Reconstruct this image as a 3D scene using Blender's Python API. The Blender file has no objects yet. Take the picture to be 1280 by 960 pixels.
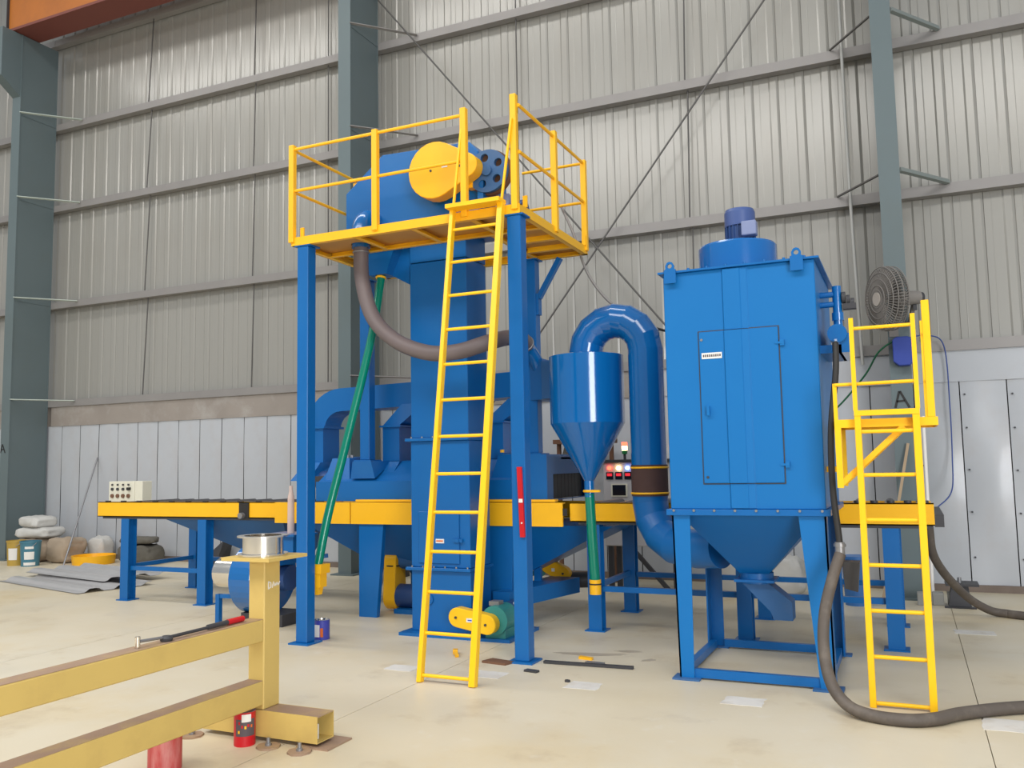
import bpy, bmesh, math, random
from mathutils import Vector, Matrix
random.seed(7)
S = bpy.context.scene
COL = S.collection
PI = math.pi
R = math.radians

# ------------------------------------------------------------------ camera
YAW, PITCH, ROLL, FPX, EYE = 0.425331, 0.0917128, 0.01850082, 1086.56, 1.6
_f = Vector((-math.sin(YAW)*math.cos(PITCH), math.cos(YAW)*math.cos(PITCH), math.sin(PITCH)))
_r = Vector((math.cos(YAW), math.sin(YAW), 0.0))
_d = _f.cross(_r)
_r2 = _r*math.cos(ROLL) + _d*math.sin(ROLL)
_d2 = -_r*math.sin(ROLL) + _d*math.cos(ROLL)
cam = bpy.data.objects.new('camera', bpy.data.cameras.new('camera'))
COL.objects.link(cam)
cam.matrix_world = Matrix(((_r2.x, -_d2.x, -_f.x, 0.0), (_r2.y, -_d2.y, -_f.y, 0.0), (_r2.z, -_d2.z, -_f.z, EYE), (0, 0, 0, 1)))
cam.data.sensor_width = 36.0
cam.data.lens = 36.0*FPX/1280.0
cam.data.clip_end = 200
S.camera = cam

# ------------------------------------------------------------------ light
W = bpy.data.worlds.new('daylight'); S.world = W
W.use_nodes = True
W.node_tree.nodes['Background'].inputs[0].default_value = (0.86, 0.93, 1.0, 1)
W.node_tree.nodes['Background'].inputs[1].default_value = 0.34

def area(name, loc, rot, sx, sy, power, col):
    l = bpy.data.lights.new(name, 'AREA'); l.shape = 'RECTANGLE'; l.size = sx; l.size_y = sy
    l.energy = power; l.color = col
    o = bpy.data.objects.new(name, l); COL.objects.link(o); o.location = loc; o.rotation_euler = rot
    return o
# daylight through translucent roof sheets near the wall and the open hall doors behind the photographer, plus an added overhead fill
area('skylight_and_added_fill', (-10.5, 6.5, 12.0), (0, 0, 0), 17, 1.3, 420, (1.0, 0.97, 0.93))
area('skylight_and_added_fill', (-5.0, -4.0, 12.0), (0, 0, 0), 26, 5.0, 2300, (1.0, 0.97, 0.93))  # added overhead fill to light the front faces, no known skylight
area('hall_door_daylight', (9.5, -9.0, 3.0), (R(90), 0, R(28)), 6, 6.0, 1300, (0.97, 0.98, 1.0))
vs = S.view_settings
vs.view_transform = 'Standard'; vs.look = 'None'; vs.gamma = 1.0; vs.use_curve_mapping = False
vs.exposure = 0.40

# ------------------------------------------------------------------ materials
MATS = {}
def mat(name, col, rough=0.5, metal=0.0, var=0.06, scale=2.0, dirt=None, dirt_amt=0.5, dirt_scale=1.2, bump=0.0, bscale=30,
        coat=0.0, coat_rough=0.08, emit=None, estr=0.0, alpha=1.0, trans=0.0, detail=5, stretch=(1, 1, 1), lo=0.5, hi=0.72):
    if name in MATS: return MATS[name]
    m = bpy.data.materials.new(name); m.use_nodes = True
    nt = m.node_tree; b = nt.nodes['Principled BSDF']
    b.inputs['Specular IOR Level'].default_value = 0.38
    b.inputs['Roughness'].default_value = rough; b.inputs['Metallic'].default_value = metal
    if coat: b.inputs['Coat Weight'].default_value = coat; b.inputs['Coat Roughness'].default_value = coat_rough
    tc = nt.nodes.new('ShaderNodeTexCoord'); mp = nt.nodes.new('ShaderNodeMapping')
    mp.inputs['Scale'].default_value = stretch
    nt.links.new(tc.outputs['Object'], mp.inputs['Vector'])
    n = nt.nodes.new('ShaderNodeTexNoise'); n.inputs['Scale'].default_value = scale; n.inputs['Detail'].default_value = detail
    nt.links.new(mp.outputs['Vector'], n.inputs['Vector'])
    mx = nt.nodes.new('ShaderNodeMix'); mx.data_type = 'RGBA'
    mx.inputs[6].default_value = (*[max(0, c*(1-var)) for c in col], 1)
    mx.inputs[7].default_value = (*[min(1, c*(1+var)) for c in col], 1)
    nt.links.new(n.outputs['Fac'], mx.inputs[0])
    out = mx.outputs[2]
    if dirt:
        n2 = nt.nodes.new('ShaderNodeTexNoise'); n2.inputs['Scale'].default_value = dirt_scale; n2.inputs['Detail'].default_value = 7
        n2.inputs['Roughness'].default_value = 0.62
        nt.links.new(mp.outputs['Vector'], n2.inputs['Vector'])
        rp = nt.nodes.new('ShaderNodeMapRange'); rp.inputs[1].default_value = lo; rp.inputs[2].default_value = hi
        rp.inputs[3].default_value = 0; rp.inputs[4].default_value = dirt_amt
        nt.links.new(n2.outputs['Fac'], rp.inputs[0])
        m2 = nt.nodes.new('ShaderNodeMix'); m2.data_type = 'RGBA'; m2.inputs[7].default_value = (*dirt, 1)
        nt.links.new(rp.outputs[0], m2.inputs[0]); nt.links.new(out, m2.inputs[6]); out = m2.outputs[2]
    nt.links.new(out, b.inputs['Base Color'])
    if bump:
        n3 = nt.nodes.new('ShaderNodeTexNoise'); n3.inputs['Scale'].default_value = bscale; n3.inputs['Detail'].default_value = 3
        nt.links.new(mp.outputs['Vector'], n3.inputs['Vector'])
        bp = nt.nodes.new('ShaderNodeBump'); bp.inputs['Strength'].default_value = bump; bp.inputs['Distance'].default_value = 0.02
        nt.links.new(n3.outputs['Fac'], bp.inputs['Height']); nt.links.new(bp.outputs[0], b.inputs['Normal'])
    if emit:
        b.inputs['Emission Color'].default_value = (*emit, 1); b.inputs['Emission Strength'].default_value = estr
    if alpha < 1: b.inputs['Alpha'].default_value = alpha
    if trans: b.inputs['Transmission Weight'].default_value = trans
    MATS[name] = m
    return m

BLUE = mat('blue_enamel', (0.004, 0.122, 0.385), 0.34, var=0.10, scale=1.3, bump=0.05, bscale=5, dirt=(0.02, 0.16, 0.40), dirt_amt=0.25)
BLUE_G = mat('glossy_blue_enamel', (0.003, 0.125, 0.395), 0.16, var=0.06, scale=1.2, coat=0.7, bump=0.04, bscale=4)
BLUE_D = mat('dusty_blue_enamel', (0.035, 0.125, 0.31), 0.5, var=0.12, scale=2.0, dirt=(0.14, 0.17, 0.24), dirt_amt=0.4)
NAVY = mat('navy_motor_paint', (0.03, 0.07, 0.20), 0.4, var=0.1)
VIOLET = mat('violet_blue_plastic', (0.03, 0.06, 0.32), 0.4, var=0.06)
LILAC = mat('grey_lilac_paint', (0.22, 0.26, 0.42), 0.4, var=0.05)
YEL = mat('yellow_enamel', (0.98, 0.50, 0.014), 0.36, var=0.07, scale=2.0, dirt=(0.62, 0.30, 0.02), dirt_amt=0.25, dirt_scale=2)
YEL_L = mat('bright_yellow_enamel', (1.0, 0.56, 0.012), 0.35, var=0.05, scale=2.5, dirt=(0.8, 0.42, 0.02), dirt_amt=0.2, dirt_scale=3)
OCHRE = mat('ochre_primer', (0.60, 0.43, 0.13), 0.5, var=0.08, scale=3, dirt=(0.46, 0.31, 0.10), dirt_amt=0.4, dirt_scale=4)
OCHRE_T = mat('ochre_primer_worn_brown', (0.33, 0.22, 0.15), 0.6, var=0.12, scale=6, dirt=(0.5, 0.36, 0.12), dirt_amt=0.5, dirt_scale=5)
ORANGE = mat('orange_girder_paint', (0.50, 0.16, 0.025), 0.5, var=0.08, dirt=(0.25, 0.08, 0.03), dirt_amt=0.35)
COLM = mat('grey_green_column_paint', (0.125, 0.163, 0.172), 0.5, var=0.08, scale=1.0, dirt=(0.12, 0.145, 0.14), dirt_amt=0.4)
CLAD = mat('galvanised_cladding', (0.345, 0.335, 0.305), 0.30, metal=0.14, var=0.08, scale=0.5, dirt=(0.285, 0.26, 0.22), dirt_amt=0.5, dirt_scale=0.55, stretch=(1, 1, 0.4), coat=0.55, coat_rough=0.16)
PANEL = mat('white_painted_sheet', (0.47, 0.49, 0.52), 0.3, var=0.06, scale=1.3, dirt=(0.42, 0.38, 0.36), dirt_amt=0.4, dirt_scale=1.4, coat=0.15)
DUSTY = mat('dusty_grey_flashing', (0.30, 0.265, 0.235), 0.6, var=0.15, scale=2.2, dirt=(0.44, 0.42, 0.40), dirt_amt=0.75, dirt_scale=1.6)
GIRT = mat('galvanised_girt', (0.285, 0.27, 0.26), 0.42, metal=0.15, var=0.1, scale=3)
PALE = mat('pale_green_angle_paint', (0.46, 0.52, 0.47), 0.5, var=0.05)
DARKW = mat('dark_gap', (0.04, 0.035, 0.03), 0.8)
ROD = mat('dark_steel_rod', (0.12, 0.115, 0.11), 0.5, metal=0.3)
PLINTH = mat('dirty_plinth', (0.19, 0.15, 0.125), 0.8, var=0.3, scale=4)
STEEL = mat('raw_steel', (0.30, 0.30, 0.31), 0.4, metal=0.6, var=0.15)
SHINY = mat('polished_steel', (0.80, 0.76, 0.70), 0.16, metal=1.0, var=0.1, scale=5)
GALV = mat('galvanised_sheet', (0.62, 0.61, 0.61), 0.36, metal=0.5, var=0.1, scale=3)
BLACK = mat('black_rubber', (0.025, 0.024, 0.023), 0.55, var=0.2, scale=6)
HOSEG = mat('dusty_grey_hose', (0.10, 0.083, 0.07), 0.6, var=0.2, scale=4, dirt=(0.22, 0.185, 0.15), dirt_amt=0.5, dirt_scale=6)
FLEX = mat('brown_flexible_hose', (0.155, 0.125, 0.125), 0.5, var=0.12, scale=4)
GREEN = mat('green_pipe', (0.0, 0.21, 0.135), 0.22, var=0.08, coat=0.3)
TEAL = mat('teal_gearbox_paint', (0.04, 0.26, 0.25), 0.4, var=0.12)
BROWN = mat('brown_canvas_sleeve', (0.075, 0.04, 0.035), 0.75, var=0.2, scale=8)
RUST = mat('rusty_brown_steel', (0.17, 0.085, 0.05), 0.75, var=0.25, scale=5)
DKGREY = mat('dark_grey_steel', (0.05, 0.05, 0.055), 0.5, var=0.2)
FANG = mat('dusty_fan_grey', (0.21, 0.195, 0.18), 0.7, var=0.15, scale=5)
CREAM = mat('cream_box_paint', (0.72, 0.70, 0.58), 0.4, var=0.04)
CONS = mat('pale_console_paint', (0.50, 0.49, 0.50), 0.4, var=0.05)
WHITE = mat('white_label', (0.78, 0.76, 0.72), 0.5, var=0.04)
RED = mat('red_enamel', (0.55, 0.012, 0.02), 0.35, var=0.08)
REDP = mat('faded_red_tin', (0.50, 0.07, 0.07), 0.4, var=0.2, scale=14, dirt=(0.75, 0.45, 0.42), dirt_amt=0.6, dirt_scale=10, stretch=(1, 1, 0.2))
PINKT = mat('pinkish_tin_lid', (0.55, 0.42, 0.46), 0.35, metal=0.4, var=0.08)
CANV = mat('violet_blue_tin', (0.05, 0.06, 0.35), 0.3, var=0.08)
CANY = mat('mustard_tin', (0.45, 0.30, 0.06), 0.5, var=0.2, scale=5)
CANT = mat('teal_plastic_bucket', (0.06, 0.19, 0.26), 0.45, var=0.1)
SACK = mat('white_woven_sack', (0.56, 0.55, 0.52), 0.8, var=0.15, scale=4, bump=0.4, bscale=14)
SACKB = mat('tan_sack', (0.38, 0.30, 0.22), 0.85, var=0.2, scale=4, bump=0.4, bscale=12)
DKSACK = mat('dark_dusty_sack', (0.13, 0.12, 0.10), 0.9, var=0.3, scale=4, bump=0.5, bscale=12)
WOOD = mat('pale_wood', (0.38, 0.28, 0.18), 0.7, var=0.2, scale=6)
CLEAR = mat('pinkish_clear_plastic', (0.80, 0.62, 0.55), 0.15, var=0.1, alpha=0.75)
CONC = mat('grey_concrete_block', (0.30, 0.30, 0.28), 0.9, var=0.15)
PATCH = mat('pale_grout_patch', (0.66, 0.64, 0.60), 0.7, var=0.12, scale=8, dirt=(0.52, 0.46, 0.38), dirt_amt=0.6, dirt_scale=7)
GCABLE = mat('green_cable', (0.01, 0.10, 0.045), 0.5)
BCABLE = mat('blue_cable', (0.05, 0.09, 0.30), 0.5)
SCREEN = mat('dark_screen', (0.012, 0.014, 0.022), 0.15)
PRINT = mat('dark_print', (0.10, 0.08, 0.09), 0.6)
PRINTO = mat('orange_print', (0.75, 0.16, 0.03), 0.6)
PRINTB = mat('blue_print', (0.03, 0.08, 0.45), 0.6)
LRED = mat('lit_red_lamp', (0.8, 0.05, 0.03), 0.3, emit=(1, 0.06, 0.03), estr=5)
LWARM = mat('lit_warm_lamp', (0.9, 0.6, 0.3), 0.3, emit=(1, 0.62, 0.25), estr=9)
LBLUE = mat('lit_blue_lamp', (0.2, 0.3, 0.9), 0.3, emit=(0.15, 0.3, 1), estr=6)
LDIG = mat('red_digits', (0.5, 0.02, 0.03), 0.3, emit=(1, 0.04, 0.06), estr=0.5)
LGRN = mat('green_beacon_lens', (0.02, 0.20, 0.05), 0.25)

def floor_mat():
    m = bpy.data.materials.new('beige_concrete_floor'); m.use_nodes = True
    nt = m.node_tree; b = nt.nodes['Principled BSDF']
    g = nt.nodes.new('ShaderNodeNewGeometry')
    def noise(scale, det, rough=0.55):
        n = nt.nodes.new('ShaderNodeTexNoise'); n.inputs['Scale'].default_value = scale; n.inputs['Detail'].default_value = det
        n.inputs['Roughness'].default_value = rough; nt.links.new(g.outputs['Position'], n.inputs['Vector']); return n
    def ramp(n, a, c, amt):
        r = nt.nodes.new('ShaderNodeMapRange'); r.inputs[1].default_value = a; r.inputs[2].default_value = c; r.inputs[4].default_value = amt
        nt.links.new(n.outputs['Fac'], r.inputs[0]); return r
    def mix(fac, a, c):
        x = nt.nodes.new('ShaderNodeMix'); x.data_type = 'RGBA'
        nt.links.new(fac.outputs[0], x.inputs[0])
        if isinstance(a, tuple): x.inputs[6].default_value = (*a, 1)
        else: nt.links.new(a, x.inputs[6])
        x.inputs[7].default_value = (*c, 1); return x.outputs[2]
    c = mix(ramp(noise(0.35, 4), 0.35, 0.65, 1.0), (0.62, 0.535, 0.375), (0.69, 0.63, 0.50))
    c = mix(ramp(noise(0.8, 6, 0.6), 0.52, 0.72, 0.55), c, (0.62, 0.48, 0.25))
    c = mix(ramp(noise(1.6, 8, 0.65), 0.56, 0.75, 0.5), c, (0.40, 0.33, 0.25))
    c = mix(ramp(noise(5.0, 6, 0.6), 0.60, 0.75, 0.35), c, (0.72, 0.69, 0.62))
    nt.links.new(c, b.inputs['Base Color'])
    r = ramp(noise(1.1, 5), 0.3, 0.7, 0.22)
    ad = nt.nodes.new('ShaderNodeMath'); ad.operation = 'ADD'; ad.inputs[1].default_value = 0.36
    nt.links.new(r.outputs[0], ad.inputs[0]); nt.links.new(ad.outputs[0], b.inputs['Roughness'])
    bp = nt.nodes.new('ShaderNodeBump'); bp.inputs['Strength'].default_value = 0.12; bp.inputs['Distance'].default_value = 0.01
    nt.links.new(noise(18, 5).outputs['Fac'], bp.inputs['Height']); nt.links.new(bp.outputs[0], b.inputs['Normal'])
    return m
FLOOR = floor_mat()
STAIN = mat('oil_stain', (0.44, 0.38, 0.295), 0.5, var=0.25, scale=6)

# ------------------------------------------------------------------ mesh helpers
def vec(p): return Vector(p)
def frame(d, up=None):
    d = vec(d).normalized()
    u = vec(up) if up is not None else (Vector((0, 0, 1)) if abs(d.z) < 0.95 else Vector((0, 1, 0)))
    s = d.cross(u)
    if s.length < 1e-6: s = d.cross(Vector((1, 0, 0)))
    s.normalize(); u = s.cross(d).normalized()
    return d, s, u
def smooth_path(pts, n=8):
    P = [vec(p) for p in pts]
    if len(P) < 3: return P
    out = []
    for i in range(len(P)-1):
        p0 = P[i-1] if i > 0 else P[0]*2-P[1]
        p1, p2 = P[i], P[i+1]
        p3 = P[i+2] if i+2 < len(P) else P[-1]*2-P[-2]
        for k in range(n):
            t = k/n
            out.append(0.5*((2*p1)+(-p0+p2)*t+(2*p0-5*p1+4*p2-p3)*t*t+(-p0+3*p1-3*p2+p3)*t**3))
    out.append(P[-1]); return out

class MB:
    def __init__(s): s.v = []; s.f = []; s.sm = []
    def add(s, vs, fs, sm=False):
        o = len(s.v); s.v += [tuple(p) for p in vs]
        for f in fs: s.f.append([i+o for i in f]); s.sm.append(sm)
        return s
    def hexa(s, p):
        return s.add(p, [(0, 3, 2, 1), (4, 5, 6, 7), (0, 1, 5, 4), (1, 2, 6, 5), (2, 3, 7, 6), (3, 0, 4, 7)])
    def box(s, x0, x1, y0, y1, z0, z1):
        return s.hexa([(x0, y0, z0), (x1, y0, z0), (x1, y1, z0), (x0, y1, z0), (x0, y0, z1), (x1, y0, z1), (x1, y1, z1), (x0, y1, z1)])
    def cbox(s, c, sx, sy, sz): return s.box(c[0]-sx/2, c[0]+sx/2, c[1]-sy/2, c[1]+sy/2, c[2]-sz/2, c[2]+sz/2)
    def frus(s, b, zb, t, zt):
        (x0, x1, y0, y1), (a0, a1, c0, c1) = b, t
        return s.hexa([(x0, y0, zb), (x1, y0, zb), (x1, y1, zb), (x0, y1, zb), (a0, c0, zt), (a1, c0, zt), (a1, c1, zt), (a0, c1, zt)])
    def bar(s, p, q, w, h, up=None):
        p, q = vec(p), vec(q); d, a, u = frame(q-p, up)
        a = a*w/2; u = u*h/2
        return s.hexa([p-a-u, p+a-u, p+a+u, p-a+u, q-a-u, q+a-u, q+a+u, q-a+u])
    def cyl(s, p, q, r0, r1=None, n=20, caps=True):
        r1 = r0 if r1 is None else r1
        p, q = vec(p), vec(q); d, a, u = frame(q-p)
        A = [p+(a*math.cos(2*PI*i/n)+u*math.sin(2*PI*i/n))*r0 for i in range(n)]
        B = [q+(a*math.cos(2*PI*i/n)+u*math.sin(2*PI*i/n))*r1 for i in range(n)]
        s.add(A+B, [(i, n+i, n+(i+1) % n, (i+1) % n) for i in range(n)], True)
        if caps:
            s.add(A, [list(range(n))]); s.add(B, [list(range(n))[::-1]])
        return s
    def tube(s, pts, r, n=12, sm=True, caps=True):
        P = [vec(p) for p in pts]; rings = []; prev = None
        for i, p in enumerate(P):
            d = (P[min(i+1, len(P)-1)]-P[max(i-1, 0)]).normalized()
            if prev is None: _, a, u = frame(d)
            else:
                a = (prev-d*prev.dot(d)).normalized(); u = a.cross(d)
            prev = a
            rr = r[i] if isinstance(r, (list, tuple)) else r
            rings.append([p+(a*math.cos(2*PI*k/n)+u*math.sin(2*PI*k/n))*rr for k in range(n)])
        if sm:
            V = [q for g in rings for q in g]
            F = [(i*n+k, (i+1)*n+k, (i+1)*n+(k+1) % n, i*n+(k+1) % n) for i in range(len(P)-1) for k in range(n)]
            s.add(V, F, True)
        else:                       # segmented sheet-metal bends: crisp between segments, round about the axis
            for i in range(len(P)-1):
                s.add(rings[i]+rings[i+1], [(k, n+k, n+(k+1) % n, (k+1) % n) for k in range(n)], True)
        if caps: s.add(rings[0], [list(range(n))]); s.add(rings[-1], [list(range(n))[::-1]])
        return s
    def prism(s, poly, axis, a, b):
        n = len(poly)
        def pt(u, v, w): return {'y': (u, w, v), 'x': (w, u, v), 'z': (u, v, w)}[axis]
        A = [pt(u, v, a) for u, v in poly]; B = [pt(u, v, b) for u, v in poly]
        return s.add(A+B, [list(range(n)), list(range(2*n-1, n-1, -1))]+[(i, n+i, n+(i+1) % n, (i+1) % n) for i in range(n)])
    def lathe(s, c, prof, n=28, cap0=True, cap1=True):
        c = vec(c); rings = [[c+Vector((r*math.cos(2*PI*k/n), r*math.sin(2*PI*k/n), z)) for k in range(n)] for r, z in prof]
        for i in range(len(prof)-1):
            s.add(rings[i]+rings[i+1], [(k, (k+1) % n, n+(k+1) % n, n+k) for k in range(n)], True)
        if cap0: s.add(rings[0], [list(range(n))[::-1]])
        if cap1: s.add(rings[-1], [list(range(n))])
        return s
    def ring(s, c, axis, Rr, r, n=32, m=8):
        d, a, u = frame(axis); c = vec(c)
        V = []
        for i in range(n):
            e = a*math.cos(2*PI*i/n)+u*math.sin(2*PI*i/n)
            V += [c+e*(Rr+r*math.cos(2*PI*k/m))+d*(r*math.sin(2*PI*k/m)) for k in range(m)]
        return s.add(V, [(i*m+k, ((i+1) % n)*m+k, ((i+1) % n)*m+(k+1) % m, i*m+(k+1) % m) for i in range(n) for k in range(m)], True)
    def holed(s, outer, holes, axis, a, b):
        """plate with openings: outer and hole outlines in 2D, filled and thickened"""
        bm = bmesh.new(); loops = []
        for lp in [outer]+holes:
            vs = [bm.verts.new((u, v, 0)) for u, v in lp]
            for i in range(len(vs)): bm.edges.new((vs[i], vs[(i+1) % len(vs)]))
            loops.append(lp)
        bmesh.ops.triangle_fill(bm, edges=bm.edges[:], use_beauty=True, use_dissolve=False)
        bm.verts.index_update()
        tri = [[v.index for v in f.verts] for f in bm.faces]; pts = [(v.co.x, v.co.y) for v in bm.verts]; bm.free()
        def pt(u, v, w): return {'y': (u, w, v), 'x': (w, u, v), 'z': (u, v, w)}[axis]
        s.add([pt(u, v, a) for u, v in pts], tri); s.add([pt(u, v, b) for u, v in pts], [t[::-1] for t in tri])
        for lp in loops:
            n = len(lp)
            s.add([pt(u, v, a) for u, v in lp]+[pt(u, v, b) for u, v in lp], [(i, n+i, n+(i+1) % n, (i+1) % n) for i in range(n)])
        return s
    def ibeam(s, x, y, z0, z1, w=0.13, d=0.13, t=0.012):
        s.box(x-w/2, x+w/2, y-d/2, y-d/2+t, z0, z1); s.box(x-w/2, x+w/2, y+d/2-t, y+d/2, z0, z1)
        return s.box(x-t/2, x+t/2, y-d/2+t, y+d/2-t, z0, z1)
    def build(s, name, m, parent=None, label=None, bevel=0.0, fixn=True):
        off = Vector((0, 0, 0)); p = parent
        while p is not None: off += p.location; p = p.parent
        me = bpy.data.meshes.new(name)
        me.from_pydata([(vec(q)-off)[:] for q in s.v], [], s.f)
        me.polygons.foreach_set('use_smooth', s.sm)
        if fixn:
            bm = bmesh.new(); bm.from_mesh(me); bmesh.ops.recalc_face_normals(bm, faces=bm.faces[:]); bm.to_mesh(me); bm.free()
        me.materials.append(m); me.update()
        o = bpy.data.objects.new(name, me); COL.objects.link(o)
        if parent is not None: o.parent = parent
        if label: o['label'] = label
        if bevel:
            w = s  # small rounded sheet-metal edges
            md = o.modifiers.new('edge', 'BEVEL'); md.width = bevel; md.segments = 1; md.limit_method = 'ANGLE'; md.angle_limit = R(50)
        return o

def tag(o, label, cat, group=None):
    o['label'] = label; o['category'] = cat
    if group: o['group'] = group
    return o
def thing(name, loc, label, cat, group=None):
    o = bpy.data.objects.new(name, None); COL.objects.link(o); o.location = loc; o.empty_display_size = 0.1
    return tag(o, label, cat, group)
def solo(mb, name, m, label, cat, group=None, base=None, bevel=0):
    """a thing that is one mesh, its origin at its base"""
    b = vec(base) if base else vec([sum(q[i] for q in mb.v)/len(mb.v) for i in range(2)]+[min(q[2] for q in mb.v)])
    mb.v = [tuple(vec(q)-b) for q in mb.v]
    o = mb.build(name, m, None, bevel=bevel); o.location = b
    return tag(o, label, cat, group)
def inst(src, name, parent, loc, rotz=0, rx=0):
    o = bpy.data.objects.new(name, src.data); COL.objects.link(o); o.parent = parent; o.location = loc; o.rotation_euler = (rx, 0, rotz)
    return o
def circ(cx, cy, r, n=24, a0=0.0): return [(cx+r*math.cos(a0+2*PI*i/n), cy+r*math.sin(a0+2*PI*i/n)) for i in range(n)]
def pill(c0, r0, c1, r1, n=16):
    """outline of two discs joined by tangents"""
    dx, dy = c1[0]-c0[0], c1[1]-c0[1]; L = math.hypot(dx, dy); th = math.atan2(dy, dx); be = math.acos((r0-r1)/L)
    out = []
    for i in range(n+1):
        a = th+be+(2*PI-2*be)*i/n; out.append((c0[0]+r0*math.cos(a), c0[1]+r0*math.sin(a)))
    for i in range(n+1):
        a = th-be+2*be*i/n; out.append((c1[0]+r1*math.cos(a), c1[1]+r1*math.sin(a)))
    return out

# ================================================================== THE SETTING
fl = MB().box(-30, 9, -12, 12.2, -0.30, -0.03).build('floor', DARKW); fl['kind'] = 'structure'
sx0 = 0.32
xs = [sx0+3.72*k for k in range(-9, 3)]
for a, b in zip(xs[:-1], xs[1:]):
    MB().box(a+0.0025, b-0.0025, -12, 12.0, -0.03, 0.0).build('slab', FLOOR, fl)
def blob(cx, cy, sx, sy, n=14, j=0.16, rot=0.0, sq=False):
    out = []
    for i in range(n):
        a = 2*PI*i/n; k = 1+random.uniform(-j, j)
        if sq: k *= 1/max(abs(math.cos(a)), abs(math.sin(a)))
        x, y = sx*k*math.cos(a), sy*k*math.sin(a)
        out.append((cx+x*math.cos(rot)-y*math.sin(rot), cy+x*math.sin(rot)+y*math.cos(rot)))
    return out
for cx, cy, sx, sy in [(-3.76, 6.08, .13, .09), (-3.02, 6.12, .13, .10), (-2.22, 6.06, .12, .10), (-1.09, 6.04, .13, .10), (0.50, 6.05, .18, .13), (0.46, 9.06, .17, .10)]:
    MB().prism(blob(cx, cy, sx, sy, 16, 0.08, 0, True), 'z', -0.005, 0.002).build('repair_patch', PATCH, fl)
for cx, cy, sx, sy, rr in [(-2.55, 7.05, .30, .06, .2), (-2.25, 7.25, .12, .05, .1), (-2.0, 7.0, .07, .04, .6)]:
    MB().prism(blob(cx, cy, sx, sy, 18, 0.3, rr), 'z', -0.005, 0.001).build('oil_stain', STAIN, fl)

wall = MB().box(-28, 8, 11.93, 12.0, 0, 12.5).build('wall_back', DARKW); wall['kind'] = 'structure'
# ribbed upper cladding: one-metre sheets, three ribs each
def sheet_profile():
    P = []
    for k in range(3):
        o = k*0.3333
        P += [(o+0.0, 0.008), (o+0.002, 0.0), (o+0.075, 0.0), (o+0.082, -0.002), (o+0.089, 0.0), (o+0.20, 0.0), (o+0.222, -0.011), (o+0.300, -0.011), (o+0.326, 0.001), (o+0.329, 0.010)]
    return P+[(0.998, 0.010)]
pr = sheet_profile(); mb = MB()
n = len(pr)
mb.add([(x, y, 0) for x, y in pr]+[(x, y, 9.5) for x, y in pr], [(i, i+1, n+i+1, n+i) for i in range(n-1)])
first = None
for k in range(-28, 8):
    if first is None:
        first = mb.build('cladding_sheet', CLAD, wall, fixn=False); first.location = (k, 11.87, 2.93)
    else: inst(first, 'cladding_sheet', wall, (k, 11.87, 2.93))
# flat lower panels, half a metre wide, buckled a little
def low_panel(seed, amp):
    rnd = random.Random(seed); nx, nz = 6, 14; w, h = 0.488, 2.41; V = []; F = []
    ph = [rnd.uniform(0, 6.28) for _ in range(6)]
    for j in range(nz+1):
        for i in range(nx+1):
            x = w*i/nx; z = h*j/nz
            e = math.sin(PI*i/nx)
            y = -amp*e*(0.6+0.4*math.sin(z*2.2+ph[0]))-amp*0.8*math.sin(z*3.1+ph[1])*math.sin(x*9+ph[2]) + (0.02*0 if 0 < i < nx else 0)
            V.append((x, y, z))
    # returned edges give each seam its own depth
    for j in range(nz+1): V.append((0, 0.03, h*j/nz))
    for j in range(nz+1): V.append((w, 0.03, h*j/nz))
    F = [(j*(nx+1)+i, j*(nx+1)+i+1, (j+1)*(nx+1)+i+1, (j+1)*(nx+1)+i) for j in range(nz) for i in range(nx)]
    o = (nx+1)*(nz+1)
    F2 = [(o+j, j*(nx+1), (j+1)*(nx+1), o+j+1) for j in range(nz)]+[(j*(nx+1)+nx, o+nz+1+j, o+nz+2+j, (j+1)*(nx+1)+nx) for j in range(nz)]
    m = MB(); m.add(V[:o], F, True)
    return m
calm = [low_panel(s, 0.006) for s in (1, 2, 3)]; bent = [low_panel(s, 0.020) for s in (4, 5, 6)]
srcs = {}
for k in range(-56, 16):
    x = k*0.5+0.104
    grp = bent if x > -1.6 else calm; i = k % 3; key = (x > -1.6, i)
    if key not in srcs:
        o = grp[i].build('wall_panel', PANEL, wall, fixn=False); o.location = (x, 11.74, 0.08); srcs[key] = o
    else: inst(srcs[key], 'wall_panel', wall, (x, 11.74, 0.08))
for x in (0.15, 0.65, 1.15):
    for z in (0.42, 0.95, 1.45, 1.95, 2.35):
        MB().cyl((x, 11.705, z+0.04*math.sin(x*9)), (x, 11.74, z+0.04*math.sin(x*9)), 0.011, n=6).build('screw', DKGREY, wall)
MB().box(-28, 8, 11.70, 11.93, 0, 0.082).build('plinth', PLINTH, wall)
for a, b, m in [(-28, -15.3, DUSTY), (-15.2, -7.6, DUSTY), (-7.55, -3.2, DUSTY), (-3.19, 0.1, PANEL), (0.11, 8, PANEL)]:
    MB().box(a, b, 11.72, 11.86, 2.49, 2.90).build('flashing', m, wall)
GZ = [2.93, 4.87, 6.83, 8.50]
COLX = [-15.375, -7.725, -0.03]
for z in GZ+[10.3]:
    for a, b in [(-28, COLX[0]), (COLX[0], COLX[1]), (COLX[1], COLX[2]), (COLX[2], 8)]:
        m = MB().box(a+0.004, b-0.004, 11.69, 11.70, z-0.065, z+0.065).box(a+0.004, b-0.004, 11.70, 11.83, z+0.057, z+0.065).box(a+0.004, b-0.004, 11.70, 11.83, z-0.065, z-0.057)
        m.build('girt', GIRT, wall)
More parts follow.
